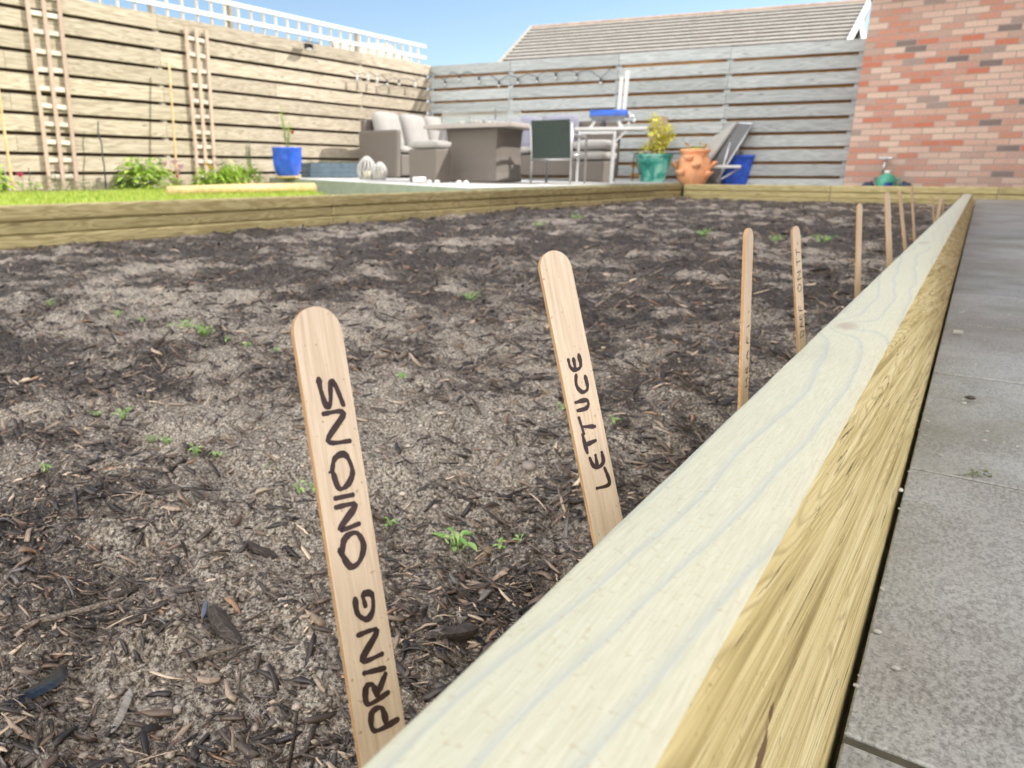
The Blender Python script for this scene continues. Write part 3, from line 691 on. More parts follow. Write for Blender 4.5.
def edging(name, label, ax, joints):
    root = thing(name, label, 'timber edging', (0, 0, 0))
    hs = [.086, .074, .074, .09]; z = -.184 if ax == 'x' else -.176
    for ci, h in enumerate(hs):
        for a, b in zip(joints[:-1], joints[1:]):
            mb = MB(); zc = z-h/2; off = [0, .010, .002, .008][ci]
            nseg = 6
            for _ in range(1):
                pts = []
            if ax == 'y':
                A = Vector((rail_x(a)-.035-off, a+.001, zc)); B = Vector((rail_x(b)-.035-off, b-.001, zc))
                mb.bar(A, B, .07, h-.001); mt = M['rail']
            else:
                mb.bar((a+.001, 11.165+off, zc), (b-.001, 11.165+off, zc), .07, h-.001); mt = M['rail_x']
            mb.build('plank', mt, root, bevel=.015, seg=3)
        z -= h
    return root
edging('timber_edging', 'stacked green treated planks edging the bed on the lawn and patio side', 'y', [-.9, 1.75, 4.2, 6.3, 8.3, 10.2, 11.125])
edging('timber_edging', 'stacked green treated planks across the far end of the bed below the brick wall', 'x', [rail_x(11.13)+.01, -1.6, .15, 2.0])

# ------------------------------------------------------------------ fences
# left fence: sunlit horizontal boards in front of staggered rear boards
lf = thing('wooden_fence', 'sunlit weathered hit and miss board fence along the left side behind the lawn', 'fence', (-8.03, 0, 0))
def slat_bays(root, along, bays, zs, bh, th, mat, off, jit=.003, name='slat_panel', tiltz=0.0):
    for a, b in bays:
        mb = MB()
        for z in zs:
            dz = random.uniform(-jit, jit)
            if along == 'y': mb.bar((off, a+.002, z+dz), (off, b-.002, z+dz+random.uniform(-jit, jit)), bh, th, up=(1, 0, 0))
            else: mb.bar((a+.002, off, z+dz), (b-.002, off, z+dz+random.uniform(-jit, jit)), bh, th, up=(0, 1, 0))
        mb.build(name, mat, root, bevel=.004, seg=1)
ztop = 1.755; bays = [(-1.6, 2.0), (2.0, 5.6), (5.6, 9.2), (9.2, 11.02)]
zs = [ztop-.088-.199*i for i in range(10)]
mb = MB()
for i, z in enumerate(zs):
    cuts = [-1.6, 2.0+1.8*(i % 2)-3.6*(i % 2), 2.0+1.8*(i % 2), 5.6+1.8*(i % 2), 9.2+(.4 if i % 3 else 0), 11.02]
    cuts = sorted(set(c for c in cuts if -1.6 <= c <= 11.02)); za = z
    for a, b in zip(cuts[:-1], cuts[1:]):
        zb_ = z+random.uniform(-.003, .003); mb.bar((0, a+.0008, za), (0, b-.0008, zb_), .163, .02, up=(1, 0, 0)); za = zb_
mb.build('slat_panel', M['fence_sun'], lf, bevel=.003, seg=1)
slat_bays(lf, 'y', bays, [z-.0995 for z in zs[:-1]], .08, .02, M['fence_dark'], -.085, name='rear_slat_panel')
for a, b in bays:
    mb = MB(); mb.bar((-.045, a, -.3), (-.045, a, ztop-.01), .07, .055, up=(0, 1, 0)); mb.build('post', M['fence_post'], lf, bevel=.004)

# back fence: rotated a little, in shade, wider gaps
FL = Vector((-8.07, 11.03, 0)); FR = Vector((-1.25, 12.48, 0)); fd = (FR-FL); flen = fd.length; fang = math.atan2(fd.y, fd.x)
bf = thing('wooden_fence', 'shaded grey slatted fence with wide gaps at the far end behind the garden furniture', 'fence', FL, fang)
def fence_s(px, z=1.5):   # distance along the fence at pixel column px
    d = ray(px, 90); # solve FL+s*u = t*d in plan
    u = fd.normalized(); det = d.x*(-u.y)-d.y*(-u.x)
    t = (FL.x*(-u.y)-FL.y*(-u.x))/det; P = d*t
    return (P-FL).dot(u)
posts = [0.03, fence_s(510), fence_s(617), fence_s(727), fence_s(857)]
zb = [1.75-.082-.207*i for i in range(10)]
bz = list(zip([-.0]+posts[1:-1], posts[1:-1]+[flen]))
slat_bays(bf, 'x', bz, zb, .162, .02, M['fence_shade'], 0)
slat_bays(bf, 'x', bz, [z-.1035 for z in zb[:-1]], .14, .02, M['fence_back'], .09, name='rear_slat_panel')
for s_ in posts:
    mb = MB(); mb.bar((s_, .045, -.3), (s_, .045, 1.745), .085, .06, up=(0, 1, 0)); mb.build('post', M['fence_shade'], bf, bevel=.004)

# trellis on top of the left fence
tr = thing('fence_trellis', 'open pale square trellis standing along the top of the left fence', 'trellis', (-8.08, 0, 1.76))
mb = MB()
for z in (.11, .29): mb.bar((0, -1.6, z), (0, 10.95, z), .05, .022, up=(1, 0, 0))
mb.build('rail', M['white'], tr, bevel=.003)
mb = MB()
yy = -1.5; i = 0
while yy < 10.95:
    mb = MB(); mb.bar((.0-.024, yy, -.02), (-.024, yy, .30), .034, .022, up=(0, 1, 0)); yy += .215
    mb.build('slat', M['trellis'], tr)
for yp in (5.6, 6.75, 9.2):
    mb = MB(); mb.bar((-.03, yp, -.1), (-.03, yp, .27), .075, .05, up=(0, 1, 0)); mb.build('post', M['fence_post'], tr)

# ladder shaped trellises on the fence face
def ladder(px_top, py_top, px_bot, py_bot, wd, h_top, label):
    P = onx(px_bot, py_bot, -8.0)
    Q = onx(px_top, max(py_top, 0), -8.0)
    t = thing('ladder_trellis', label, 'trellis', (-8.005, P.y, -.16), 0, 'narrow trellises fixed to the left fence')
    H = h_top
    sh = (Q.y-P.y)/max(.3, (Q.z-P.z))
    mb = MB()
    def yat(z, k): return sh*z+k*wd/2*(1+.12*(z/H))
    for k in (-1, 0, 1): mb.bar((.022, yat(0, k), 0), (.022, yat(H, k), H), .042, .016, up=(1, 0, 0))
    mb.build('upright', M['trellis_pink'], t, bevel=.002)
    z = .1
    while z < H:
        mb = MB(); mb.bar((.008, yat(z, -1), z+random.uniform(-.008, .008)), (.008, yat(z, 1), z+random.uniform(-.008, .008)), .045, .014, up=(1, 0, 0)); z += .178
        mb.build('rung', M['trellis'], t, bevel=.002)
ladder(42, 0, 62, 178, .30, 2.15, 'ladder trellis with three pinkish uprights at the far left of the fence')
ladder(195, 26, 206, 178, .27, 1.82, 'shorter ladder trellis with three uprights between the bamboo cane and blue pot')

def canes():
    for (xt, yt, xb, yb_, off, lab, cat, r, mt) in (
        (-4, 75, 14, 196, -7.8, 'thick bamboo cane leaning at the left edge of the photo', 'cane', .013, M['cane']),
        (169, 64, 178, 190, -7.8, 'tall bamboo cane standing beside the shorter ladder trellis', 'cane', .012, M['cane']),
        (98, 121, 106, 190, -7.85, 'thin dark twisting support stake between the two ladder trellises', 'stake', .008, M['metal_dark']),
        (-2, 150, 9, 193, -7.8, 'thin pale plant stake low at the left edge beside the bamboo', 'stake', .006, M['fence_post']),
        (28, 168, 31, 188, -7.75, 'short curved black stake behind the pink tulip', 'stake', .004, M['metal_dark'])):
        a = onx(xb, yb_, off+.03); b = onx(xt, yt, off-.06)
        a.z = min(a.z, -.2); mb = MB(); n = 7; pts = []
        for i in range(n):
            p = a.lerp(b, i/(n-1)); 
            if r < .01 and i not in (0, n-1): p += Vector((0, random.uniform(-.015, .015), 0))
            pts.append(p-a)
        mb.tube(pts, [r*(1.08 if i % 2 else 1) for i in range(n)], 8)
        if r > .01:
            for i in range(1, 9):
                p = (b-a)*(i/9.5); mb.tube([p-Vector((0, 0, .004)), p, p+Vector((0, 0, .004))], [r, r*1.25, r], 8)
        o = mb.build('bamboo_cane' if cat == 'cane' else 'plant_stake', mt, None, smooth=True); o.location = a; tag(o, lab, cat)
canes()

# solar lamp on the left fence
P = onx(307, 46, -7.93)
t = thing('solar_lamp', 'small black solar lamp fixed at the top board of the left fence', 'lamp', (P.x, P.y, P.z))
mb = MB(); mb.box((.03, 0, -.01), (.05, .14, .07)); mb.build('lamp_body', M['metal_dark'], t, bevel=.008)
mb = MB(); mb.box((.075, .01, .045), (.14, .20, .012), Matrix.Rotation(R(14), 3, 'Y')); mb.build('solar_panel', simple('solar_cell', (.02, .03, .06), .2, .2, 10, 0, 0), t, bevel=.003)
mb = MB(); mb.ball((.06, -.02, -.045), (.022, .05, .014)); mb.build('lens', M['white'], t, smooth=True)

# festoon string lights
def festoon():
    t = thing('string_lights', 'black festoon cable with small dark bulb holders strung across the back fence', 'string lights')
    pts = []; bulbs = [(445, 80), (459, 75), (479, 77), (499, 81), (518, 78), (537, 77), (556, 73), (577, 73), (601, 78)]
    def onf(px, py, off=.05):
        d = ray(px, py); u = fd.normalized(); nrm = Vector((u.y, -u.x, 0))
        t_ = (FL+nrm*off).dot(nrm)/d.dot(nrm); return d*t_
    seq = [(430, 72)]
    for i, b in enumerate(bulbs):
        seq.append(b)
        if i < len(bulbs)-1: seq.append(((b[0]+bulbs[i+1][0])/2, min(b[1], bulbs[i+1][1])-3.2))
    seq.append((613, 66))
    pts = [onf(*s) for s in seq]; mb = MB(); mb.tube(pts, .0055, 6); mb.build('cable', M['metal_dark'], t)
    bm_ = simple('bulb_glass', (.55, .55, .52), .1, .05, 10, 0, 0)
    for b in bulbs:
        p = onf(*b); mb = MB(); mb.lathe([(.012, 0), (.017, -.01), (.017, -.05), (.013, -.055)], p, 10); h = mb.build('bulb_holder', M['metal_dark'], t, smooth=True)
        mb = MB(); mb.ball(p+Vector((0, 0, -.075)), (.022, .022, .027), 10); o = mb.build('bulb', bm_, h, smooth=True)
    # the run on the left fence, its glass catching the sun
    t = thing('string_lights', 'festoon cable with clear bulbs hung on the sunlit left fence near the corner', 'string lights')
    bl = [(357, 75), (368, 75), (377, 77), (387, 80), (399, 80), (415, 82)]; seq = [(350, 71)]
    for i, b in enumerate(bl):
        seq.append(b)
        if i < len(bl)-1: seq.append(((b[0]+bl[i+1][0])/2, min(b[1], bl[i+1][1])-2))
    seq.append((427, 72)); mb = MB(); mb.tube([onx(x, y, -7.905) for x, y in seq], .005, 6); mb.build('cable', M['metal_dark'], t)
    for i, b in enumerate(bl):
        p = onx(b[0], b[1], -7.9); mb = MB(); mb.lathe([(.012, 0), (.017, -.01), (.017, -.04), (.013, -.045)], p, 10); h = mb.build('bulb_holder', M['metal_dark'] if i in (3, 4) else M['white'], t, smooth=True)
        mb = MB(); mb.ball(p+Vector((0, 0, -.07)), (.024, .024, .030), 10); mb.build('bulb', bm_, h, smooth=True)
festoon()

# ------------------------------------------------------------------ buildings
def gar():
    H = 2.25
    t = thing('brick_garage', 'single storey mixed pink brick building at the right beyond the paving', 'brick building', (-1.53, 11.6, 0))
    mb = MB(); x1 = 3.5
    mb.box((x1/2, 2.8, (H-.6)/2), (x1, 5.6, H+.6)); mb.build('wall', M['brick'], t)
    mb = MB(); mb.box((x1/2, 2.8, H+.06), (x1+.3, 5.9, .12)); mb.build('roof', M['tile'], t)
    mb = MB(); mb.box((x1/2, -.17, H+.02), (x1+.3, .03, .17)); mb.build('fascia', M['white'], t)
    return t
gar()
def house():
    # two-storey house on the right, outside the frame: it shades the bed and paving
    p0 = Vector((1.61, 7.58, 0)); p1 = Vector((2.18, 16.88, 0)); u = (p1-p0).normalized(); a = math.atan2(u.x, u.y)
    base = p0-u*6.6
    t = thing('brick_house', 'two storey brick house rising beside the paving just outside the frame', 'house', base, -a)
    H = 5.62; Ln = 18
    mb = MB(); mb.box((4.1, Ln/2, (H-.6)/2), (8, Ln, H+.6)); w_ = mb.build('wall', M['brick'], t)
    mb = MB()
    mb.add([(0, -.3, H), (4.1, -.3, H+2.7), (8.3, -.3, H), (0, Ln+.3, H), (4.1, Ln+.3, H+2.7), (8.3, Ln+.3, H)], [(0, 1, 4, 3), (1, 2, 5, 4), (0, 2, 1), (3, 4, 5), (0, 3, 5, 2)])
    mb.build('roof', M['tile'], t)
    for y in (3, 8, 14):
        mb = MB(); mb.box((.085, y, 3.9), (.03, 1.3, 1.2)); f = mb.build('window', M['white'], t); mb = MB(); mb.box((.068, y, 3.9), (.012, 1.16, 1.06)); mb.build('pane', simple('dark_glass', (.03, .04, .05), .05, .1, 3, 0, 0), f)
house()

# roof of the house behind the back fence
def back_house():
    A = ray(533, 28); B = ray(867.5, 1.5); rz = 4.15; A = A*(rz/A.z); B = B*(rz/B.z)
    u = Vector((B.x-A.x, B.y-A.y, 0)); Ln = u.length; u.normalize(); ang = math.atan2(u.y, u.x)
    t = thing('house', 'neighbouring house with brown tiled roof and white verge boards behind the back fence', 'house', (A.x, A.y, 0), ang)
    pit = R(24.5); run = 4.4; c = math.cos(pit); s = math.sin(pit)
    # courses of tiles as overlapping strips
    mb = MB(); nC = 16; st = run/c/nC
    nT = int(Ln/.3)
    for i in range(nC):
        d0 = i*st; d1 = (i+1)*st+.03
        for k in range(nT):
            Lr = Ln-.19*d0; xa = Lr*k/nT; xb = Lr*(k+1)/nT-.004
            y0_, z0_ = -d0*c, rz-d0*s; y1_, z1_ = -d1*c, rz-d1*s+.045
            mb.add([(xa, y0_, z0_), (xb, y0_, z0_), (xb, y1_, z1_), (xa, y1_, z1_), (xb, y1_, z1_-.05), (xa, y1_, z1_-.05)], [(3, 2, 1, 0)], m=0, rnd=random.random()*.5); mb.add([(xa, y1_, z1_), (xb, y1_, z1_), (xb, y1_+.012, z1_-.045), (xa, y1_+.012, z1_-.045)], [(3, 2, 1, 0)], m=1)
    rf = mb.build('roof', [M['tile'], simple('tile_butt', (.12, .10, .10), .9, .2, 5)], t)
    mb = MB(); mb.tube([(-.02, 0, rz+.0), (Ln+.02, 0, rz+.0)], .07, 8); mb.build('ridge', simple('ridge_tile', (.38, .29, .23), .8, .2, 6), rf)
    mb = MB(); mb.add([(0, .02, rz-.03), (Ln, .02, rz-.03), (Ln, run, rz-run/c*s), (0, run, rz-run/c*s)], [(0, 1, 2, 3)]); mb.build('rear_slope', M['tile'], t)
    mb = MB(); ez = rz-run/c*s
    mb.box((Ln/2, 0, (ez-.6)/2), (Ln-.3, 2*run-.5, ez+.6)); mb.build('wall', M['brick'], t)
    gw = MB()
    for xg in (Ln-.16,): gw.add([(xg-.05, -run+.1, ez-.1), (xg+.05, -run+.1, ez-.1), (xg+.05, run-.1, ez-.1), (xg-.05, run-.1, ez-.1), (xg-.05, 0, rz-.12), (xg+.05, 0, rz-.12)], [(0, 1, 5, 4), (2, 3, 4, 5), (1, 2, 5), (3, 0, 4)])
    gw.build('gable', M['white'], t)
    for xg, nm in ((Ln+.04, 1), (-.04, 0)):
        mb = MB(); mb.bar((xg, .02, rz-.02), (xg-(.19*run if nm else 0), -run-.02, ez-.02), .06, .20, up=(0, 0, 1)); mb.bar((xg, -.02, rz-.02), (xg, run, ez-.02), .06, .20); mb.build('verge_board', M['white'] if nm else M['tile'], t)
back_house()
def far_house():
    P = ray(392, 44)*24; t = thing('house', 'small brown roofed neighbour house glimpsed through the trellis on the left', 'house', (P.x, P.y, 0), YAW+.3)
    zt = P.z; mb = MB()
    mb.add([(-2.0, -1.2, zt-.9), (.75, -1.2, zt-.9), (-.1, 0, zt), (-2.0, 0, zt), (-2.0, 1.2, zt-.9), (.75, 1.2, zt-.9)], [(0, 1, 2, 3), (3, 2, 5, 4), (1, 5, 2)]); mb.build('roof', M['tile'], t)
    mb = MB(); mb.box((-.75, 0, (zt-1.55)/2), (2.2, 2, zt-.3)); mb.build('wall', M['white'], t)
far_house()

# ------------------------------------------------------------------ plant labels
def sheet_pt(px, py, P0, n): d = ray(px, py); return d*(P0.dot(n)/d.dot(n))
GLY = {
 'S': [[(1, 1), (.6, 1.0), (.05, .82), (.25, .6), (.85, .42), (.75, .2), (.0, 0)]],
 'P': [[(.15, 0), (.15, 1), (.75, .95), (.85, .65), (.6, .45), (.15, .45)]],
 'R': [[(.15, 0), (.15, 1), (.75, .95), (.82, .7), (.5, .5), (.2, .48)], [(.4, .48), (.95, 0)]],
 'I': [[(.5, 0), (.5, 1)]],
 'N': [[(.1, 0), (.12, 1), (.85, .05), (.9, 1)]],
 'G': [[(.9, .95), (.4, 1), (.05, .55), (.3, .05), (.85, .05), (.95, .5), (.6, .52)]],
 'O': [[(.5, 1), (.12, .75), (.1, .3), (.45, 0), (.88, .25), (.88, .75), (.5, 1), (.62, 1.04)]],
 'L': [[(.1, 1), (.08, 0), (1.0, .05)]],
 'E': [[(.8, 1), (.2, .9), (.08, .5), (.2, .05), (.85, 0)], [(.12, .5), (.75, .52)]],
 'T': [[(.0, .95), (1, 1)], [(.5, .97), (.52, 0)]],
 'U': [[(.1, 1), (.12, .3), (.45, 0), (.85, .25), (.88, 1)]],
 'C': [[(.9, .8), (.5, 1), (.1, .6), (.25, .1), (.9, .08)]],
 'D': [[(.1, 0), (.12, 1), (.7, .85), (.85, .4), (.6, .05), (.1, 0)]],
 'V': [[(.0, 1), (.5, 0), (1, 1)]],
 'A': [[(.0, 0), (.5, 1), (1, 0)], [(.2, .4), (.8, .4)]],
 'H': [[(.1, 0), (.1, 1)], [(.9, 0), (.9, 1)], [(.1, .5), (.9, .5)]],
 'F': [[(.1, 0), (.1, 1), (.9, 1)], [(.1, .55), (.7, .5)]],
 "'": [[(.2, .7), (.7, .4)]],
}
def plant_label(i, top, bot, X_b, dy, w, phi, label, text=None, thick=.0019, tt=None, tb=None, tzone=(.9, .2), ink=.0011):
    db = ray(*bot)
    if tb is None:
        # bottom sits just behind the sleeper: X = X_b-.0046*Y
        t_b = X_b/(db.x+.0046*db.y)
    else: t_b = tb
    B = db*t_b
    dt = ray(*top); t_t = tt if tt else (B.y+dy)/dt.y
    T = dt*t_t; ax = (T-B).normalized()
    m = ((T+B)/2); n0 = (-m - ax*(-m).dot(ax)).normalized()
    n = Matrix.Rotation(phi, 3, ax) @ n0            # phi>0 turns the face towards the right of the view
    W = ax.cross(n)*-1
    if W.dot(Rt) < 0: W = -W
    zb = float(soil_z(B.x, B.y))-.035; Lb = (T.z-zb)/ax.z; base = T-ax*Lb
    r = w/2; out = []
    for k in range(13):
        a = math.pi*k/12; out.append((r*math.cos(a), Lb-r+ r*math.sin(a)*1.0))
    out = [(r, 0)]+[(r*(1-.0), Lb*.5)]+out+[(-r, Lb*.5), (-r, 0)]
    # outline order: right bottom, right mid, arc right->left, left mid, left bottom
    N = len(out); mb = MB()
    warp = lambda v: .0022*math.sin(v/Lb*5+i)*(w/.022)
    # local frame: W, n, ax
    Mx = Matrix((W, n, ax)).transposed().to_4x4(); Mx.translation = base
    fr = [Vector((u, thick/2, v)) for u, v in out]; bk = [Vector((u, -thick/2, v)) for u, v in out]
    mb.add(fr+bk, [tuple(range(N))]+[tuple(range(2*N-1, N-1, -1))]); mb.m = [0, 0]
    mb.add(fr+bk, [(k+N, (k+1) % N+N, (k+1) % N, k) for k in range(N)], m=1)
    root = mb.build('plant_label', [M['stick'], M['stick_edge']], None)
    me_ = root.data; bm = bmesh.new(); bm.from_mesh(me_); bmesh.ops.remove_doubles(bm, verts=bm.verts, dist=1e-6); bmesh.ops.recalc_face_normals(bm, faces=bm.faces); bm.to_mesh(me_); bm.free()
    bv = root.modifiers.new('b', 'BEVEL'); bv.width = .0003; bv.segments = 2; bv.limit_method = 'ANGLE'; bv.angle_limit = R(50)
    root.matrix_world = Mx
    tag(root, label, 'plant label', 'wooden plant labels standing along the timber sleeper')
    if text:
        # text = list of (char, v0, v1, u_base, u_cap) in pixel rows (y low, y high) and width fractions
        inv = Mx.inverted(); tx = MB()
        P0 = T+n*thick/2
        def vloc(px_y):
            # row on the stick's centre line
            lo_, hi_ = 0.0, Lb
            for _ in range(40):
                md = (lo_+hi_)/2; p = base+ax*md+n*thick/2
                dep = p.dot(Fw); yy = CY-FPX*p.dot(Up)/dep
                if yy > px_y: lo_ = md
                else: hi_ = md
            return (lo_+hi_)/2
        for ch, ya, yb_, ub, uc in text:
            v0 = vloc(ya); v1 = vloc(yb_)
            slant = random.uniform(-.22, .15)
            for st in GLY[ch]:
                P = []
                for gx, gy in st:
                    gx += random.uniform(-.075, .075)+(gy-.5)*slant; gy += random.uniform(-.05, .05)
                    P.append(Vector((w*(ub+(uc-ub)*gy), thick/2+.00012, v0+(v1-v0)*gx)))
                # smooth polyline
                Q = []
                for a_ in range(len(P)-1):
                    p0 = P[max(a_-1, 0)]; p1 = P[a_]; p2 = P[a_+1]; p3 = P[min(a_+2, len(P)-1)]
                    for s_ in range(6):
                        q = s_/6; Q.append(.5*((2*p1)+(p2-p0)*q+(2*p0-5*p1+4*p2-p3)*q*q+(3*p1-p0-3*p2+p3)*q**3) if len(P) > 2 else p1.lerp(p2, q))
                Q.append(P[-1]); nn_ = len(Q); vs = []; wob = random.random()*6
                for k, p in enumerate(Q):
                    d = (Q[min(k+1, nn_-1)]-Q[max(k-1, 0)]).normalized(); s = Vector((d.z, 0, -d.x))
                    hw = ink/2*(1+.22*math.sin(k*.5+wob)+random.uniform(-.14, .14))*(.75 if k in (0, nn_-1) else 1)
                    vs += [p+s*hw, p-s*hw]
                z_ = Vector((0, .00002*random.random(), 0)); vs = [v+z_ for v in vs]
                tx.add(vs, [(2*k, 2*k+1, 2*k+3, 2*k+2) for k in range(nn_-1)])
                for p in (Q[0], Q[-1]):
                    tx.add([p+z_+Vector((math.cos(a*.785)*ink*.46, .00003, math.sin(a*.785)*ink*.46)) for a in range(8)], [tuple(range(8))])
        tx.build('handwriting', M['ink'], root)
    return root
b, c = .26, -.17     # baseline to the right, cap side to the left
T1 = [('S', 815, 775, b, c), ('P', 730, 706, b+.08, c+.02), ('R', 703, 680, b, c-.04), ('I', 679, 664, b, c), ('N', 661, 630, b, c), ('G', 622, 594, .24, -.12),
      ('O', 566, 533, .24, -.24), ('N', 529, 504, .20, -.20), ('I', 499, 494, .16, -.2), ('O', 490, 453, .24, -.18), ('N', 444, 411, .26, -.18), ('S', 408, 378, .26, -.16)]
plant_label(0, (313, 307), (380.5, 735), -.14, 0, .0232, R(27), 'largest wooden label in front with SPRING ONIONS written on it', T1, tt=.315, tb=.305, ink=.0026, thick=.0034)
T2 = [('L', 489, 470, .28, -.12), ('E', 468, 452, .24, -.14), ('T', 452, 432, .12, -.22), ('T', 434, 418, .18, -.22), ('U', 410, 399, .16, -.24), ('C', 394, 374, .24, -.12), ('E', 370, 354, .14, -.22)]
plant_label(1, (551.5, 251), (606, 522), -.14, 0, .0225, R(35), 'second wooden label from the front reading LETTUCE', T2, thick=.0030, tt=.44, tb=.432, ink=.0024)
T3 = [('H', 388, 378, .3, 0), ('E', 374, 366, .3, 0), ('A', 360, 352, .3, 0), ('F', 344, 336, .3, 0), ('I', 330, 322, .3, 0), ("'", 314, 310, .3, 0)]
plant_label(2, (748.5, 228), (743, 398), -.132, .012, .018, R(72), 'third wooden label turned almost edge on with faint marks low down', T3, thick=.0028, ink=.0011)
T4 = [('D', 337, 330, .3, -.2), ('A', 328, 322, .3, -.2), ('E', 320, 314, .3, -.2), ('F', 311, 305, .3, -.2), ('O', 292, 284, .3, -.2), ('N', 280, 271, .3, -.2), ('T', 266, 258, .3, -.2), ('T', 256, 249, .3, -.2), ("'", 246, 241, .3, -.2)]
plant_label(3, (795, 226), (801, 346), -.134, 0, .0185, R(66), 'fourth wooden label with two small handwritten words running up it', T4, thick=.0026, ink=.0012)
rest = [((859.5, 203.5), (857.5, 292), -.137, 62, 'fifth label from the front, blank and slim, standing alone'),
        ((887, 192.5), (889.5, 262), -.137, 50, 'sixth label from the front, widest of the distant ones'),
        ((899.5, 191), (905, 246), -.137, 62, 'seventh label, slightly leaning left between two others'),
        ((911.5, 186), (914.5, 238), -.137, 70, 'tallest thin label whose tip reaches above the far edging'),
        ((932.5, 197.5), (934, 222), -.14, 62, 'small distant label left of the leaning one near the sleeper end'),
        ((941, 198), (937, 220), -.14, 30, 'distant label leaning to the right near the far sleeper end'),
        ((943.7, 198.5), (943, 214), -.14, 66, 'short distant label just behind the right leaning one'),
        ((961.5, 192.5), (959, 202), -.14, 40, 'tiny label poking up at the far left corner of the sleeper'),
        ((966.8, 188.5), (966.6, 199), -.115, 66, 'last label at the very far end showing above the sleeper top')]
for i, (tp, bp, xb, ph, lab) in enumerate(rest): plant_label(4+i, tp, bp, xb, 0, .0185, R(min(ph+8, 76)), lab, None, thick=.003)

# ------------------------------------------------------------------ seedlings and debris that can be picked out
def soil_hit(px, py):
    d = ray(px, py); t = -.4/d.z
    for _ in range(12):
        z = float(soil_z(d.x*t, d.y*t)); t = z/d.z
    return d*t
def leaf(mb, p, d, L_, W_, droop=.3, m=0, fold=.15, rnd=None):
    d = d.normalized(); s = d.cross(Vector((0, 0, 1)));
    if s.length < .01: s = Vector((1, 0, 0))
    s.normalize(); u = s.cross(d); vs = []; 
    prof = [(0, .08), (.25, .75), (.55, 1.0), (.8, .65), (1, .06)]
    for t, wv in prof:
        c = p+d*(t*L_)-Vector((0, 0, 1))*(droop*L_*t*t)
        vs += [c+s*(W_*wv/2)+u*(fold*W_*wv), c, c-s*(W_*wv/2)+u*(fold*W_*wv)]
    fs = []
    for i in range(4):
        for k in (0, 1): fs.append((i*3+k, i*3+k+1, i*3+k+4, i*3+k+3))
    mb.add(vs, fs, m, rnd)
seeds = [(350, 553, 458, 9, 'largest'), ]
SP = [(458, 548, 1.5, 'largest bright seedling, in the open soil between the two nearest labels'),
      (500, 549, .8, 'small seedling just right of the largest one'),
      (299, 492, .9, 'seedling at the left side of the largest label about half way up'),
      (313, 491, .7, 'seedling touching the left edge of the largest label'),
      (389, 527, .8, 'tiny upright seedling just right of the largest label'),
      (123, 418, 1.1, 'bright seedling on the pale crust at far left'),
      (97, 416, .7, 'faint seedling left of a brighter one on the pale crust'),
      (166, 444, .8, 'seedling second in the sloping row at left'),
      (196, 454, .9, 'upright seedling third in the sloping row at left'),
      (216, 458, .8, 'seedling fourth in the sloping row at left'),
      (268, 471, .7, 'small seedling last before the pair by the largest label'),
      (401, 380, 1.0, 'seedling standing alone right of the tip of the largest label'),
      (184, 329, 1.3, 'seedling clump in the far left row near its middle'),
      (205, 334, 1.4, 'bushiest clump of the far left seedling row'),
      (226, 342, 1.0, 'seedling right of the bushiest clump in the far row'),
      (142, 322, .9, 'seedling at the left part of the far row'),
      (50, 306, 1.0, 'faint seedling far left close to the edging'),
      (277, 353, .9, 'seedling right end of the far left row'),
      (562, 411, .8, 'seedling in the gap left of the second label'),
      (614, 424, .8, 'seedling close to the right edge of the second label'),
      (800, 243, 1.6, 'dim seedling behind the fourth label to its right'),
      (823, 244, 2.0, 'leafy seedling right of the fourth label far off'),
      (775, 243, 1.5, 'dim seedling left of the fourth label far off'),
      (152, 441, .7, 'small seedling just left of the second in the sloping row'),
      (300, 355, 1.0, 'seedling close to the tip of the largest label on its left'),
      (118, 317, 1.0, 'faint seedling second from the left in the far row'),
      (246, 348, .9, 'seedling between the far row and the largest label tip'),
      (335, 330, .9, 'seedling just past the tip of the largest label'),
      (470, 300, 1.3, 'faint seedling in the open middle of the bed'),
      (45, 470, .7, 'tiny seedling alone at the far left edge of the near soil'),
      (520, 545, .7, 'tiny leaf pair right of the small seedling near the sleeper'),
      (578, 220, 2.4, 'faint far seedling beyond the second label'),
      (704, 236, 2.0, 'faint far seedling left of the third label'),
      (538, 228, 2.2, 'faint far seedling straight above the tip of the second label')]
for (px, py, sc, lab) in SP:
    p = soil_hit(px, py); mb = MB(); dist = p.length; nl = 6 if sc < 1.2 else 11
    s_ = sc*(.55+.35*dist) if dist > .7 else sc
    s_ = min(s_*1.25, 4.5)
    for i in range(nl):
        a = i*2.4+random.random(); r0 = random.uniform(0, .006)*s_*(1.8 if nl > 8 else 1); hh = random.uniform(.004, .011)*s_
        q = Vector((math.cos(a)*r0, math.sin(a)*r0, hh))
        mb.tube([(q.x*.3, q.y*.3, -.004), q], .0006*s_, 5)
        leaf(mb, q, Vector((math.cos(a), math.sin(a), random.uniform(.1, .7))), random.uniform(.007, .013)*s_, random.uniform(.0032, .005)*s_, .4)
    o = mb.build('seedling', M['leaf_seed'], None, smooth=True); o.location = p; tag(o, lab, 'seedling', 'tiny green seedlings sprouting in the bed')

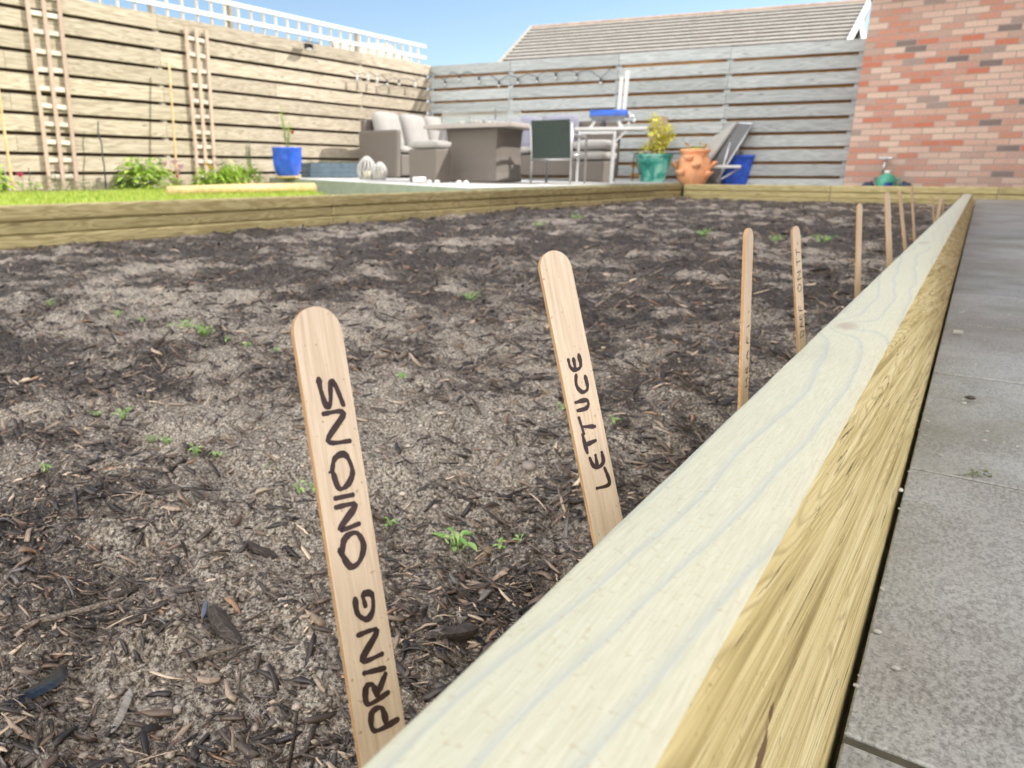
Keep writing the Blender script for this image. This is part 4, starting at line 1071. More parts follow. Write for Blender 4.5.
def debris(name, lab, cat, a, b, w, h, mt, bend=.1, lift=.004, n=9, group=None):
    A = soil_hit(*a); B = soil_hit(*b); A.z += lift; B.z += lift; mb = MB(); ctr = (A+B)/2
    d = (B-A).normalized(); s = d.cross(Vector((0, 0, 1))).normalized(); vs = []
    k = 8
    L_ = (B-A).length
    col_r = [1+random.uniform(-.3, .3) for _ in range(k)]
    for i in range(n):
        t = i/(n-1); c = A.lerp(B, t)-ctr+s*(math.sin(t*3.1)*bend*L_)+Vector((0, 0, random.uniform(-.06, .06)*h))
        e = (min(t, 1-t)*2*2.2+.25); e = min(1, e)
        for j in range(k):
            an = 2*math.pi*j/k; rr = col_r[j]+random.uniform(-.05, .05)
            vs.append(c+s*(math.cos(an)*w/2*e*rr)+Vector((0, 0, math.sin(an)*h/2*e*rr)))
    fs = [(i*k+j, i*k+(j+1) % k, (i+1)*k+(j+1) % k, (i+1)*k+j) for i in range(n-1) for j in range(k)]+[tuple(range(k-1, -1, -1)), tuple((n-1)*k+j for j in range(k))]
    mb.add(vs, fs); o = mb.build(name, mt, None, smooth=False); o.location = ctr; tag(o, lab, cat, group)
    return o
bark = wood('dark_bark', (.03, .022, .018), (.07, .055, .045), (.16, .13, .11), 0, 6, .6, .8, False)
twg = wood('dry_twig', (.06, .045, .035), (.16, .13, .10), (.30, .25, .20), 0, 6, .7, .6, False)
palew = wood('bleached_wood', (.20, .17, .14), (.34, .30, .26), (.50, .46, .41), 0, 6, .7, .6, False)
blk = simple('black_plastic', (.015, .017, .022), .25, .4, 60)
debris('twig', 'long grey brown twig lying in the lower left of the bed', 'twig', (22, 634), (128, 605), .0055, .005, twg, .03, .008)
debris('bark_piece', 'dark purple brown lump of bark with a thin root across it', 'bark', (214, 612), (240, 650), .012, .009, bark, .04, .006)
debris('twig', 'split twig pointing at the dark bark lump from below', 'twig', (180, 668), (240, 650), .004, .003, twg, -.02)
debris('wood_chip', 'bleached pale splinter of wood lying upright in the near left soil', 'wood chip', (112, 738), (131, 692), .006, .0016, palew, .02)
debris('wood_chip', 'grey flat wood chip ahead of the bark lump', 'wood chip', (112, 600), (140, 590), .008, .006, bark, .05)
debris('bark_piece', 'rounded brown bark piece in the pale soil left of the largest label', 'bark', (243, 546), (278, 561), .010, .008, bark, .06)
debris('bark_piece', 'glossy black curled scrap lying at the lower left corner', 'scrap', (2, 716), (64, 672), .012, .008, blk, .12, .006)
debris('twig', 'thin dark twig running level across the pale soil', 'twig', (198, 502), (252, 507), .003, .003, bark, .02)
debris('wood_chip', 'dark chip above the thin level twig', 'wood chip', (146, 494), (186, 491), .006, .004, bark, .03)
debris('twig', 'short grey twig on the pale crust below the bright left seedling', 'twig', (124, 446), (141, 422), .004, .004, twg, .03)
debris('wood_chip', 'grey brown block of wood right of the largest label', 'wood chip', (473, 580), (482, 600), .006, .006, twg, .0)
debris('wood_chip', 'small blue grey flake leaning by the dark bark lump', 'wood chip', (203, 622), (207, 604), .005, .003, simple('blue_flake', (.11, .125, .16), .4, .2, 80), .0)
debris('twig', 'dark twig lying far off to the right of the fourth label', 'twig', (808, 272), (836, 268), .020, .014, bark, .03)
debris('bark_piece', 'flat bark piece just right of the second label', 'bark', (612, 430), (630, 424), .010, .006, bark, .03)
debris('bark_piece', 'dark piece of bark at the foot of the sleeper between the two nearest labels', 'bark', (430, 640), (478, 632), .012, .008, bark, .05)
debris('bark_piece', 'dark clod sitting against the far left edging near the table', 'clod', (605, 206), (622, 205), .09, .07, bark, .0)
# upright stalk
p = soil_hit(284, 775); mb = MB(); q = ondepth(297, 712, p.dot(Fw)*.98)-p
mb.tube([(0, 0, -.01), q*.5+Vector((.002, 0, 0)), q], [.0016, .0013, .0011], 7); o = mb.build('stalk', bark, None, smooth=True); o.location = p; tag(o, 'thin dark stalk standing upright at the bottom edge left of the largest label', 'stalk')
# stones
for (px, py, r, lab) in ((112, 471, .006, 'small orange brown pebble on the pale crust at left'), (262, 492, .007, 'round grey pebble left of the largest label'), (529, 468, .010, 'round dark pebble in the hollow left of the second label'), (500, 470, .007, 'buff pebble beside the hollow in the middle soil'), (365, 742, .005, 'white pebble against the foot of the largest label'), (201, 548, .006, 'tan pebble among fibres in the left foreground')):
    p = soil_hit(px, py); mb = MB(); mb.ball((0, 0, r*.25), (r, r*.8, r*.6), 10); o = mb.build('pebble', simple('pebble_'+str(px), (.42, .24, .14) if px == 112 else ((.6, .58, .55) if px == 365 else (.24, .20, .17)), .7, .2, 90), None, smooth=True); o.location = p; tag(o, lab, 'pebble')
rgp = random.Random(5); mb = MB()
for k in range(260):
    y_ = .15+4.5*rgp.random()**1.6; x_ = -.01-.0035*y_+.55*rgp.random()**2.2; q = .0008+.0022*rgp.random()**3
    mb.ball((x_, y_, -.3175), (q, q*.8, q*.6), 5, rnd=rgp.random())
tag(mb.build('paving_grit', M['stone'], None), 'fine grit and crumbs strewn over the paving slabs', 'grit', kind='stuff')
# bits on the paving
p = onz(957, 333, -.316); mb = MB(); mb.box((0, 0, .003), (.018, .009, .007), Matrix.Rotation(.3, 3, 'Z')); o = mb.build('stone_chip', M['stone'], None, bevel=.002); o.location = p; tag(o, 'pale rectangular stone chip on the paving beside the sleeper', 'stone chip')
p = onz(970, 399, -.316); mb = MB(); mb.ball((0, 0, .002), (.007, .004, .003), 8); o = mb.build('stone_chip', bark, None); o.location = p; tag(o, 'dark oval crumb on the second nearest paving slab', 'crumb')
p = onz(901, 489, -.316); mb = MB(); mb.ball((0, 0, -.001), (.0025, .003, .002), 8); o = mb.build('stone_chip', M['patio'], None); o.location = p; tag(o, 'small white pebble in the gap between sleeper and paving', 'pebble')
mb = MB()
for i in range(26):
    q = onz(962+random.uniform(0, 30), 473+random.uniform(-1, 5), -.322); leaf(mb, q-onz(975, 475, -.32), Vector((random.uniform(-1, 1), random.uniform(-1, 1), .7)), .008, .003)
o = mb.build('moss', M['leaf_grey'], None); o.location = onz(975, 475, -.32); tag(o, 'little green moss growing in the joint of the near paving slabs', 'moss', kind='stuff')

# ------------------------------------------------------------------ garden plants along the left fence
def clump(name, lab, cat, loc, size, n, mats, ll=(.05, .10), lwid=.5, flowers=None, up=.3):
    t = thing(name, lab, cat, loc); mb = MB(); sx, sy, sz = size
    for i in range(n):
        a = random.random()*6.283; rr = random.random()**.5; ph = random.random()
        p = Vector((math.cos(a)*rr*sx*(1-.5*ph), math.sin(a)*rr*sy*(1-.5*ph), sz*ph*(.75+.35*math.sin(a*3+loc[1])**2)))
        d = Vector((math.cos(a), math.sin(a), random.uniform(-.2, 1.0)*up*2))
        l = random.uniform(*ll); leaf(mb, p, d, l, l*lwid, .35, rnd=random.random())
    mb.build('foliage', mats, t)
    mb = MB()
    for i in range(max(5, n//25)):
        a = random.random()*6.283; r_ = random.random()*.6
        mb.tube([(math.cos(a)*.1*sx, math.sin(a)*.1*sy, -.03), (math.cos(a)*r_*sx, math.sin(a)*r_*sy, sz*random.uniform(.5, .95))], [.005, .003], 5)
    mb.build('stem', M['leaf_grey'], t)
    if flowers:
        mt, pts, fr = flowers
        for q in pts:
            mb = MB()
            for k in range(8):
                a = k*.785; leaf(mb, Vector(q), Vector((math.cos(a), math.sin(a), 1.1)), fr, fr*.8, -.1)
            mb.build('flower', mt, t)
    return t
P = onx(147, 190, -7.7); clump('shrub', 'bushy bright green plant below the fence between the two ladder trellises', 'plant', (P.x, P.y, -.2), (.24, .42, .31), 560, M['leaf_bright'], (.05, .12))
P = onx(126, 190, -7.7); clump('shrub', 'low grey green mound left of the bushy bright plant', 'plant', (P.x, P.y, -.2), (.15, .2, .13), 200, M['leaf_dark'], (.03, .05))
P = onx(214, 188, -7.7); clump('shrub', 'lime green plant at the foot of the shorter ladder trellis', 'plant', (P.x, P.y, -.2), (.2, .34, .22), 420, M['leaf_bright'], (.05, .10))
P = onx(240, 188, -7.7); clump('grass_plant', 'yellow green spiky plant beside the patio corner', 'plant', (P.x, P.y, -.2), (.2, .42, .25), 420, M['leaf_bright'], (.08, .17), .2, up=1)
P = onx(60, 189, -7.7); clump('herb', 'pale straggly herb under the left ladder trellis', 'plant', (P.x, P.y, -.2), (.12, .3, .17), 160, M['leaf_grey'], (.03, .05))
P = onx(90, 189, -7.7); clump('herb', 'low pale herb right of the left ladder trellis', 'plant', (P.x, P.y, -.2), (.10, .24, .10), 110, M['leaf_grey'], (.03, .05))
P = onx(0, 189, -7.6); clump('shrub', 'bright green leaves cut off by the left edge of the photo', 'plant', (P.x, P.y-.05, -.2), (.12, .10, .24), 90, M['leaf_bright'], (.07, .12), .7)
P = onx(22, 188, -7.6); clump('tulip', 'single bright pink flower by the left bamboo cane', 'flower', (P.x, P.y, -.2), (.04, .06, .08), 14, M['leaf_bright'], (.06, .1), .3, (M['petal_pink'], [(0, 0, .14)], .055), up=1)
P = onx(36, 188, -7.65); clump('herb', 'small green sprout right of the pink tulip', 'plant', (P.x, P.y, -.2), (.05, .07, .10), 30, M['leaf_bright'], (.04, .07))
P = onx(196-3, 186, -7.7); clump('flowering_plant', 'pale pink blossoms at the foot of the shorter ladder trellis', 'flower', (P.x, P.y-.25, -.2), (.06, .14, .14), 40, M['leaf_grey'], (.04, .06), .4, (M['petal_pale'], [(0, -.12, .25), (.02, 0, .27), (0, .1, .22), (.02, .04, .17), (0, -.05, .16)], .075))
P = onx(176, 188, -7.65); clump('tulip', 'deep pink flower low against the tall bamboo cane', 'flower', (P.x, P.y+.03, -.2), (.03, .04, .08), 12, M['leaf_bright'], (.05, .08), .3, (M['petal_pink'], [(0, 0, .12)], .04), up=1)
P = onx(207, 178, -7.8); clump('flowering_plant', 'creamy yellow flower heads climbing the shorter ladder trellis', 'flower', (P.x, P.y, -.2), (.05, .08, .14), 40, M['leaf_grey'], (.03, .05), .4, (M['petal_yel'], [(.02, 0, .26), (.03, .04, .22)], .05))
# wiry bare plant by the patio corner
P = onx(250, 180, -7.8); t = thing('dried_plant', 'dark wiry dead stems casting shadows left of the blue pot', 'plant', (P.x, P.y, -.2)); mb = MB()
for i in range(5):
    a = random.uniform(-.08, .08); mb.tube([(0, a*.3, 0), (.02, a+.02*math.sin(i), .25), (0, a*1.2, .5+.03*i)], [.006, .005, .003], 5)
    for k in range(4): leaf(mb, Vector((0, a, .2+.08*k)), Vector((random.uniform(-1, 1), random.uniform(-1, 1), .2)), .05, .02)
mb.build('stem', M['leaf_dark'], t)
# log edging of the flower border, and the low black post and bright tag at the corner
a = onz(168, 191.5, -.17); b = onz(314, 187.5, -.16); mb = MB(); mb.tube([(0, 0, 0), (b-a)*.5+Vector((0, 0, .004)), b-a], [.045, .048, .046], 12)
o = mb.build('log_edging', M['cane'], None, smooth=True); a.z = -.17; o.location = a; tag(o, 'pale round log edging lying along the grass before the patio', 'log edging')
P = onx(262, 186, -6.7); mb = MB(); mb.bar((0, 0, -.1), (0, 0, .07), .035); o = mb.build('wooden_peg', M['trellis_pink'], None, bevel=.004); o.location = (P.x, P.y-.15, -.17); tag(o, 'short pinkish wooden peg before the blue pot', 'peg')

# ------------------------------------------------------------------ patio furniture and pots
def pz(x): return pat_z(x)+.001
def pot_round(name, lab, cat, loc, rb, rt, h, mt, lip=.03):
    t = thing(name, lab, cat, loc)
    mb = MB(); mb.lathe([(rb*.9, 0), (rb, .01), (rb+(rt-rb)*.38, h*.10), (rb+(rt-rb)*.72, h*.25), (rb+(rt-rb)*.95, h*.45), (rt*1.01, h*.65), (rt*.99, h*.85), (rt+.004, h*.93), (rt+.008, h*.97), (rt, h), (rt-.02, h), (rt-.03, h*.88), (.02, h*.86)], n=40); mb.build('pot_body', mt, t, smooth=True)
    mb = MB(); mb.lathe([(rt-.031, h*.9), (.01, h*.91)], n=20); mb.build('compost', M['soil_dark'], t)
    return t
# blue pot with a young rose
P = ondepth(288, 176, 9.6); P.z = pz(P.x)
t = pot_round('blue_pot', 'glossy royal blue round pot with a young rose at the patio corner', 'plant pot', (P.x, P.y, P.z+.015), .125, .19, .375, M['blue_glaze'])
mb = MB(); mb.lathe([(.15, -.014), (.17, 0), (.17, .014), (.15, .014)], n=24); mb.build('saucer', M['cane'], t, smooth=True)
ro = thing('rose_plant', 'thin young rose with one red bud growing in the blue pot', 'plant', (P.x, P.y, P.z+.33)); mb = MB(); ml = MB()
for k in range(4):
    a = k*1.6; tip = Vector((.07*math.cos(a), .07*math.sin(a), .30+.08*k)); mb.tube([(0, 0, 0), tip*.5+Vector((.01, 0, 0)), tip], [.006, .005, .003], 6)
    for q in range(16):
        pp_ = tip*(.25+.05*q); leaf(ml, pp_, Vector((math.cos(q*2.1+a), math.sin(q*2.1+a), .4)), .07, .042)
mb.build('stem', M['leaf_grey'], ro); ml.build('foliage', M['leaf_bright'], ro)
mb = MB(); pb = Rt*.085
for k in range(8): leaf(mb, pb+Vector((0, 0, .22)), Vector((math.cos(k*.785), math.sin(k*.785), 1.3)), .05, .035, -.1)
mb.build('flower', M['petal_red'], ro)

# low blue-grey planter beside the sofa
A = ondepth(306, 176, 10.2); B = ondepth(354, 177, 10.6); cpt = (A+B)/2
t = thing('trough_planter', 'low blue grey timber trough planter between the blue pot and the sofa', 'planter', (cpt.x, cpt.y, pz(cpt.x)), math.atan2(B.y-A.y, B.x-A.x))
W_ = (Vector((B.x-A.x, B.y-A.y))).length; mb = MB()
for k in range(3):
    z_ = .035+.066*k
    mb.bar((-W_/2, -.15, z_), (W_/2, -.15, z_), .064, .022, up=(0, 1, 0)); mb.bar((-W_/2, .15, z_), (W_/2, .15, z_), .064, .022, up=(0, 1, 0))
    mb.bar((-W_/2+.01, -.14, z_), (-W_/2+.01, .14, z_), .064, .022, up=(1, 0, 0)); mb.bar((W_/2-.01, -.14, z_), (W_/2-.01, .14, z_), .064, .022, up=(1, 0, 0))
mb.build('board', M['bluegrey'], t, bevel=.004)
mb = MB(); mb.box((0, 0, .18), (W_-.06, .26, .01)); mb.build('compost', M['soil_dark'], t)
mb = MB()
for k in range(150): leaf(mb, Vector((random.uniform(-W_/2+.05, W_/2-.05), random.uniform(-.1, .1), .185)), Vector((random.uniform(-1, 1), random.uniform(-1, 1), .9)), .05, .025)
mb.build('foliage', M['leaf_dark'], t)

# corner sofa: long run down the left fence, short run along the back fence
sx, sy = -7.62, 8.62
t = thing('corner_sofa', 'brown woven corner sofa with pale cushions set in the fence corner', 'sofa', (sx, sy, pz(-7.2)))
mb = MB()
mb.box((.37, .06, .335), (.74, .12, .67), taper=.97); mb.build('armrest', M['rattan'], t, bevel=.03, seg=3)
mb = MB(); mb.box((.40, 1.13, .18), (.66, 2.02, .30)); mb.box((1.9, 1.86, .18), (2.34, .62, .30)); mb.build('base', M['rattan'], t, bevel=.02)
mb = MB(); mb.box((.05, 1.1, .42), (.10, 2.1, .82)); mb.box((1.65, 2.2, .42), (3.1, .10, .80)); mb.build('backrest', M['rattan'], t, bevel=.025)
for (x0, y0_, w_, d_) in ((.40, .46, .62, .66), (.40, 1.14, .62, .66), (.40, 1.80, .62, .62), (1.05, 1.84, .64, .62), (1.72, 1.84, .66, .62)):
    c_ = xform(cushion(w_, d_, .13), TR((x0, y0_, .395))); c_.build('seat_cushion', M['cush_white'], t, smooth=True)
for (y0_) in (.46, 1.12, 1.72):
    c_ = xform(cushion(.17, .66, .58, .3), TR((.20, y0_, .70), 0, R(-14), 0)); 
    c_ = cushion(.62, .60, .20, .25); c_ = xform(c_, TR((.22, y0_, .655), 0, R(90-16), 0)); c_.build('back_cushion', M['cush_white'], t, smooth=True)
for (x0) in (.98, 1.62, 2.28):
    c_ = cushion(.62, .56, .19, .25); c_ = xform(c_, TR((x0, 2.03, .64), R(90-14), 0, 0)); c_.build('back_cushion', M['cush_shaded'], t, smooth=True)

# side bench seat with stacked white cushions
P = ondepth(592, 178, 10.5); t = thing('bench_seat', 'brown woven bench end with two stacked white cushions behind the side table', 'bench', (P.x, P.y, pz(P.x)), .12)
mb = MB(); mb.box((0, 0, .14), (.50, .60, .28)); mb.build('base', M['rattan'], t, bevel=.02)
for k in range(2):
    c_ = xform(cushion(.54, .62, .15, .5), TR((.0+.02*k, 0, .355+.14*k), 0, 0, .1*k)); c_.build('seat_cushion', M['cush_white'], t, smooth=True)

# ottoman
P = ondepth(430, 178, 8.75); t = thing('footstool', 'square woven footstool with pale pad in front of the sofa', 'footstool', (P.x, P.y, pz(P.x)), R(6))
mb = MB(); mb.box((0, 0, .19), (.38, .38, .38), taper=.97); mb.build('base', M['rattan'], t, bevel=.02)
xform(cushion(.40, .40, .10, .55), TR((0, 0, .43))).build('seat_cushion', M['cush_white'], t, smooth=True)

# fire pit dining table
P = ondepth(484, 180, 9.35); t = thing('garden_table', 'square woven garden table with broad top and glass guard in front of the sofa', 'table', (P.x, P.y, pz(P.x)), R(4))
mb = MB()
prof = [(.39, 0), (.40, .02), (.385, .12), (.375, .30), (.38, .48), (.39, .60), (.40, .63)]
mb.lathe([(r*.98, z) for r, z in prof], n=32, sq=9); mb.build('base', M['rattan'], t, smooth=False, bevel=.004)
mb = MB(); mb.box((0, 0, .66), (1.22, 1.0, .05)); mb.build('tabletop', simple('table_top_stone', (.38, .34, .31), .5, .1, 20), t, bevel=.008)
gm, gnt, gb = newmat('pale_glass'); gb.inputs['Base Color'].default_value = (.95, .98, .97, 1); gb.inputs['Roughness'].default_value = .05; gb.inputs['Transmission Weight'].default_value = .95; gb.inputs['IOR'].default_value = 1.45
mb = MB(); s_ = .36
for (x_, y_, dx, dy) in ((0, -s_, .74, .008), (0, s_, .74, .008), (-s_*1.03, 0, .008, .70), (s_*1.03, 0, .008, .70)): mb.box((x_-.05, y_, .78), (dx, dy, .17))
mb.build('glass_guard', gm, t)
mb = MB()
for x_ in (-.37, .37):
    for y_ in (-.36, .36): mb.bar((x_-.05, y_, .685), (x_-.05, y_, .72), .03)
mb.build('clip', M['silver'], t)
mb = MB()
for k in range(26): mb.ball((random.uniform(-.3, .2), random.uniform(-.25, .25), .70+random.random()*.02), random.uniform(.02, .04), 8)
mb.build('fire_stones', M['stone'], t, smooth=True)

# lanterns by the sofa arm
def lantern(px, pyb, dep, h, lab):
    P = ondepth(px, pyb, dep); t = thing('wicker_lantern', lab, 'lantern', (P.x, P.y, pz(P.x)), 0, 'pale wicker lanterns by the sofa arm')
    mb = MB(); n = 14; r = h*.42
    for k in range(n):
        a = 2*math.pi*k/n; ptsl = []
        for j in range(9):
            u = j/8; rr = r*math.sin(math.pi*(.18+.80*u))**.7; ptsl.append((rr*math.cos(a+.35*u), rr*math.sin(a+.35*u), h*u))
        mb.tube(ptsl, .011, 6)
    mb.build('frame', M['white'] if False else simple('whitewashed_wicker', (.50, .49, .47), .8, .2, 30), t, smooth=True)
    mb = MB(); mb.lathe([(.045, .01), (.05, .03), (.05, .10), (.04, .11)], n=14); mb.build('candle', simple('cream_wax', (.78, .72, .48), .5, .05, 10), t, smooth=True)
lantern(367, 177, 9.7, .29, 'taller white wicker lantern standing in front of the sofa arm')
lantern(380, 177, 9.6, .22, 'shorter white wicker lantern standing right of the taller one')
P = ondepth(419, 179.5, 8.3); t = thing('candle_jar', 'small white cylinder lying at the foot of the footstool', 'jar', (P.x, P.y, pz(P.x)+.035)); mb = MB(); mb.tube([-Rt*.07, Rt*.07], .036, 14); mb.build('jar', M['white'], t, smooth=True)
mb = MB(); mb.tube([Rt*.07, Rt*.082], .030, 14); mb.build('lid', M['silver'], t, smooth=True)
for i, (px, lab) in enumerate(((429, 'tiny white stone right of the lying white cylinder'), (437, 'flat pale stone below the footstool'), (459, 'pale pebble at the foot of the garden table'), (466, 'second pale pebble at the foot of the garden table'))):
    P = ondepth(px, 179.8, 8.4); mb = MB(); mb.ball((0, 0, .015), (.035, .03, .022), 8); o = mb.build('stone', M['white'], None, smooth=True); o.location = (P.x, P.y, pz(P.x)); tag(o, lab, 'stone')

# dark sling chair with its back to the camera
P = ondepth(552, 184, 8.85); t = thing('sling_chair', 'garden armchair with dark green black sling seat and silver frame seen from behind', 'chair', (P.x, P.y, pz(P.x)), YAW-R(32)); t.scale = (.98, .98, .86)
# local: x right, y away from the camera
mb = MB()
for s_ in (-1, 1):
    x_ = s_*.26
    mb.tube([(x_, -.06, .0), (x_, -.07, .40), (x_, -.13, .80)], .014, 8)          # rear leg and back post
    mb.tube([(x_, .44, .0), (x_, .42, .60), (x_, .38, .63), (x_, -.09, .63)], .014, 8)   # front leg and arm
    mb.tube([(x_, -.08, .38), (x_, .43, .41)], .012, 8)
mb.tube([(-.26, -.08, .33), (.26, -.08, .33)], .012, 8); mb.tube([(-.26, .43, .40), (.26, .43, .40)], .012, 8); mb.tube([(-.26, -.135, .80), (.26, -.135, .80)], .014, 8)
mb.build('frame', M['silver'], t, smooth=True)
sl = simple('dark_sling', (.028, .045, .038), .45, .2, 40, 0, .3, .001, 500)
mb = MB(); mb.box((0, -.112, .60), (.49, .008, .50), Matrix.Rotation(R(9.5), 3, 'X')); mb.build('backrest', sl, t, bevel=.002)
mb = MB(); mb.box((0, .17, .405), (.49, .48, .008), Matrix.Rotation(R(3), 3, 'X')); mb.build('seat', sl, t, bevel=.002)
for s_ in (-1, 1):
    mb = MB(); mb.box((s_*.26, .15, .65), (.045, .42, .02)); mb.build('armrest', M['silver'], t, bevel=.006)

# side table with pizza oven
P = ondepth(606, 183, 9.35); t = thing('side_table', 'silver framed side table carrying the blue pizza oven', 'side table', (P.x, P.y, pz(P.x)), YAW-R(12)); TB = P.copy(); TB.z = pz(P.x)
mb = MB(); mb.box((0, 0, .66), (.86, .50, .035)); mb.build('tabletop', M['white'], t, bevel=.005)
for (x_, y_) in ((-.37, -.2), (.06, -.2), (-.37, .2), (.06, .2)):
    mb = MB(); mb.bar((x_, y_, 0), (x_, y_, .64), .032); mb.build('leg', M['silver'], t, bevel=.003)
mb = MB(); mb.bar((-.37, -.2, .615), (.06, -.2, .615), .028); mb.bar((.2, -.2, .635), (.06, -.2, .5), .018); mb.build('brace', M['silver'], t)
RT_ = Matrix.Rotation(YAW-R(12), 3, 'Z')
po = thing('pizza_oven', 'small blue topped pizza oven with chimney slats standing on the side table', 'pizza oven', TB+RT_ @ Vector((-.03, 0, .678)), YAW-R(12))
mb = MB(); sec = []
for x_ in (-.23, .23):
    for k in range(9):
        a = math.pi*k/8; sec.append((x_, -.17*math.cos(a), .135+.085*math.sin(a)))
mb.add(sec, [(k, k+1, 9+k+1, 9+k) for k in range(8)]+[tuple(range(8, -1, -1)), tuple(range(9, 18)), (0, 9, 17, 8)]); mb.build('lid', simple('blue_enamel', (.03, .10, .42), .3, .15, 10), po, bevel=.006)
mb = MB(); mb.box((0, 0, .105), (.44, .32, .06), taper=.86); mb.build('body', simple('grey_steel', (.28, .29, .32), .4, .1, 10, .5), po, bevel=.01)
for (x_, y_) in ((-.16, -.12), (.13, -.12), (-.16, .12), (.13, .12)):
    mb = MB(); mb.bar((x_, y_, .08), (x_+(.05 if x_ < 0 else -.04)*-1, y_*1.2, 0), .022); mb.build('leg', M['white'], po)
mb = MB(); mb.tube([(.19, 0, .14), (.26, 0, .13), (.27, -.02, .10)], .02, 10); mb.ball((.27, -.10, .12), (.035, .02, .035)); mb.ball((.25, -.10, .05), (.022, .02, .022)); mb.ball((.31, -.10, .08), (.02, .02, .02)); mb.ball((.24, -.1, .16), (.018, .02, .018)); mb.build('gas_burner', M['silver'], po, smooth=True)
mb = MB(); mb.bar((.125, .0, .17), (.135, .02, .60), .045, .03); mb.bar((.185, .0, .15), (.20, .03, .67), .05, .03); mb.build('chimney', M['white'], po, bevel=.004)
mb = MB(); mb.tube([(-.23, -.1, .19), (-.14, -.1, .20)], .008, 8); mb.build('handle', M['metal_dark'], po)
mb = MB(); mb.lathe([(.035, 0), (.04, .02), (.03, .06), (.012, .07)], n=12); o = mb.build('black_pot', M['metal_dark'], None, smooth=True); o.location = TB+RT_ @ Vector((-.09, -.14, .678)); tag(o, 'little black pot under the blue pizza oven', 'pot')

# wooden board on easel behind green pot; black framed bench
P = ondepth(652, 140, 11.1); t = thing('wooden_board', 'pinkish wooden display board on post behind the yellow leaved plant', 'board', (P.x+.05, P.y+.1, pat_z(-3.8)), YAW-.1)
mb = MB(); mb.box((0, 0, .73), (.23, .025, .46), Matrix.Rotation(R(2), 3, 'Y'), taper=1.12); mb.build('panel', M['trellis_pink'], t, bevel=.004)
mb = MB(); mb.bar((0, .02, -.05), (0, .02, .6), .06, .04); mb.build('post', M['trellis_pink'], t)
P = ondepth(652, 182, 11.1); t = thing('metal_bench', 'low black metal framed stand with pale top behind the turquoise pot', 'stand', (P.x+.02, P.y+.15, pat_z(-3.8)), YAW-.1)
mb = MB(); mb.bar((-.37, 0, .42), (.37, 0, .42), .018)
for x_ in (-.37, -.22, .08, .37): mb.bar((x_, 0, -.05), (x_, 0, .42), .014)
mb.bar((-.22, -.01, .36), (.08, -.01, .36), .03, .05); mb.build('frame', M['metal_dark'], t)
mb = MB(); mb.box((.30, -.05, .29), (.34, .2, .05)); mb.box((.37, .02, .43), (.03, .03, .05)); mb.build('shelf', M['white'], t, bevel=.004)
mb = MB(); mb.bar((-.40, .06, .10), (-.12, .06, .10), .05, .02, up=(0, 1, 0)); mb.bar((-.40, .06, .24), (-.12, .06, .24), .05, .02, up=(0, 1, 0)); mb.build('lower_slats', simple('orange_slat', (.60, .34, .12), .7, .1, 10), t)

# turquoise tapered pot with yellow plant
P = ondepth(651.5, 183, 10.95); loc = Vector((P.x, P.y, pat_z(-3.8)))
t = thing('turquoise_pot', 'tapered square turquoise glazed pot with yellow leaved shrub', 'plant pot', loc, YAW-.15)
mb = MB(); mb.lathe([(.155, -.04), (.165, 0), (.245, .36), (.26, .37), (.26, .40), (.235, .40), (.225, .36), (.02, .35)], n=32, sq=5); mb.build('pot_body', M['green_glaze'], t, smooth=False, bevel=.004)
mb = MB(); mb.lathe([(.222, .362), (.01, .365)], n=20); mb.build('compost', M['soil_dark'], t)
t = thing('yellow_shrub', 'yellow leaved shrub on a bare trunk growing in the turquoise pot', 'shrub', loc+Vector((0, 0, .36)), YAW)
mb = MB(); mb.tube([(0, 0, 0), (.01, 0, .12), (-.01, 0, .30), (.02, 0, .45)], [.035, .028, .02, .01], 8); mb.build('trunk', M['trellis_pink'], t, smooth=True)
mb = MB()
for (cx_, cz_, r_, n_l) in ((-.02, .44, .10, 110), (.02, .22, .10, 100), (-.12, .08, .10, 60), (.18, .34, .09, 90), (.14, .22, .07, 50), (.05, .10, .09, 60)):
    for k in range(n_l):
        v_ = Vector((random.gauss(0, .5), random.gauss(0, .5), random.gauss(0, .5)))*r_; leaf(mb, v_+Vector((cx_, 0, cz_)), v_+Vector((0, 0, .02)), random.uniform(.05, .08), random.uniform(.035, .05))
mb.build('foliage', M['leaf_yellow'], t)

# terracotta strawberry pot with side pockets
P = ondepth(692, 183, 10.85); loc = Vector((P.x, P.y, -.218))
t = thing('strawberry_pot', 'bulging terracotta strawberry pot with planting pockets beside the folded lounger', 'plant pot', loc)
mb = MB(); mb.lathe([(.15, 0), (.17, .02), (.235, .14), (.25, .26), (.22, .38), (.18, .44), (.19, .47), (.215, .49), (.215, .53), (.18, .53), (.165, .45), (.02, .44)], n=32); mb.build('pot_body', M['terracotta'], t, smooth=True)
for (a, z_) in ((-1.15, .30), (-2.0, .20), (-.35, .18), (-1.6, .40), (-2.7, .30), (.3, .32)):
    mb = MB(); d = Vector((math.cos(a), math.sin(a), 0)); r0 = .225 if z_ > .35 else .245
    sec = []
    for j, (o_, zz, rr) in enumerate(((-.02, -.07, .02), (.03, -.03, .06), (.06, .02, .075), (.055, .035, .065), (.02, .03, .05))):
        for k in range(10):
            b_ = 2*math.pi*k/10; sd = Vector((-d.y, d.x, 0)); sec.append(d*(r0+o_-.02+math.cos(b_)*rr*.6)+sd*(math.sin(b_)*rr)+Vector((0, 0, z_+zz)))
    mb.add(sec, [(i*10+k, i*10+(k+1) % 10, (i+1)*10+(k+1) % 10, (i+1)*10+k) for i in range(4) for k in range(10)]+[tuple(40+k for k in range(10))]); mb.build('pocket', M['terracotta'], t, smooth=True)
t = thing('pansies', 'yellow orange flowers growing from the top and pockets of the strawberry pot', 'flowers', loc+Vector((0, 0, .5)))
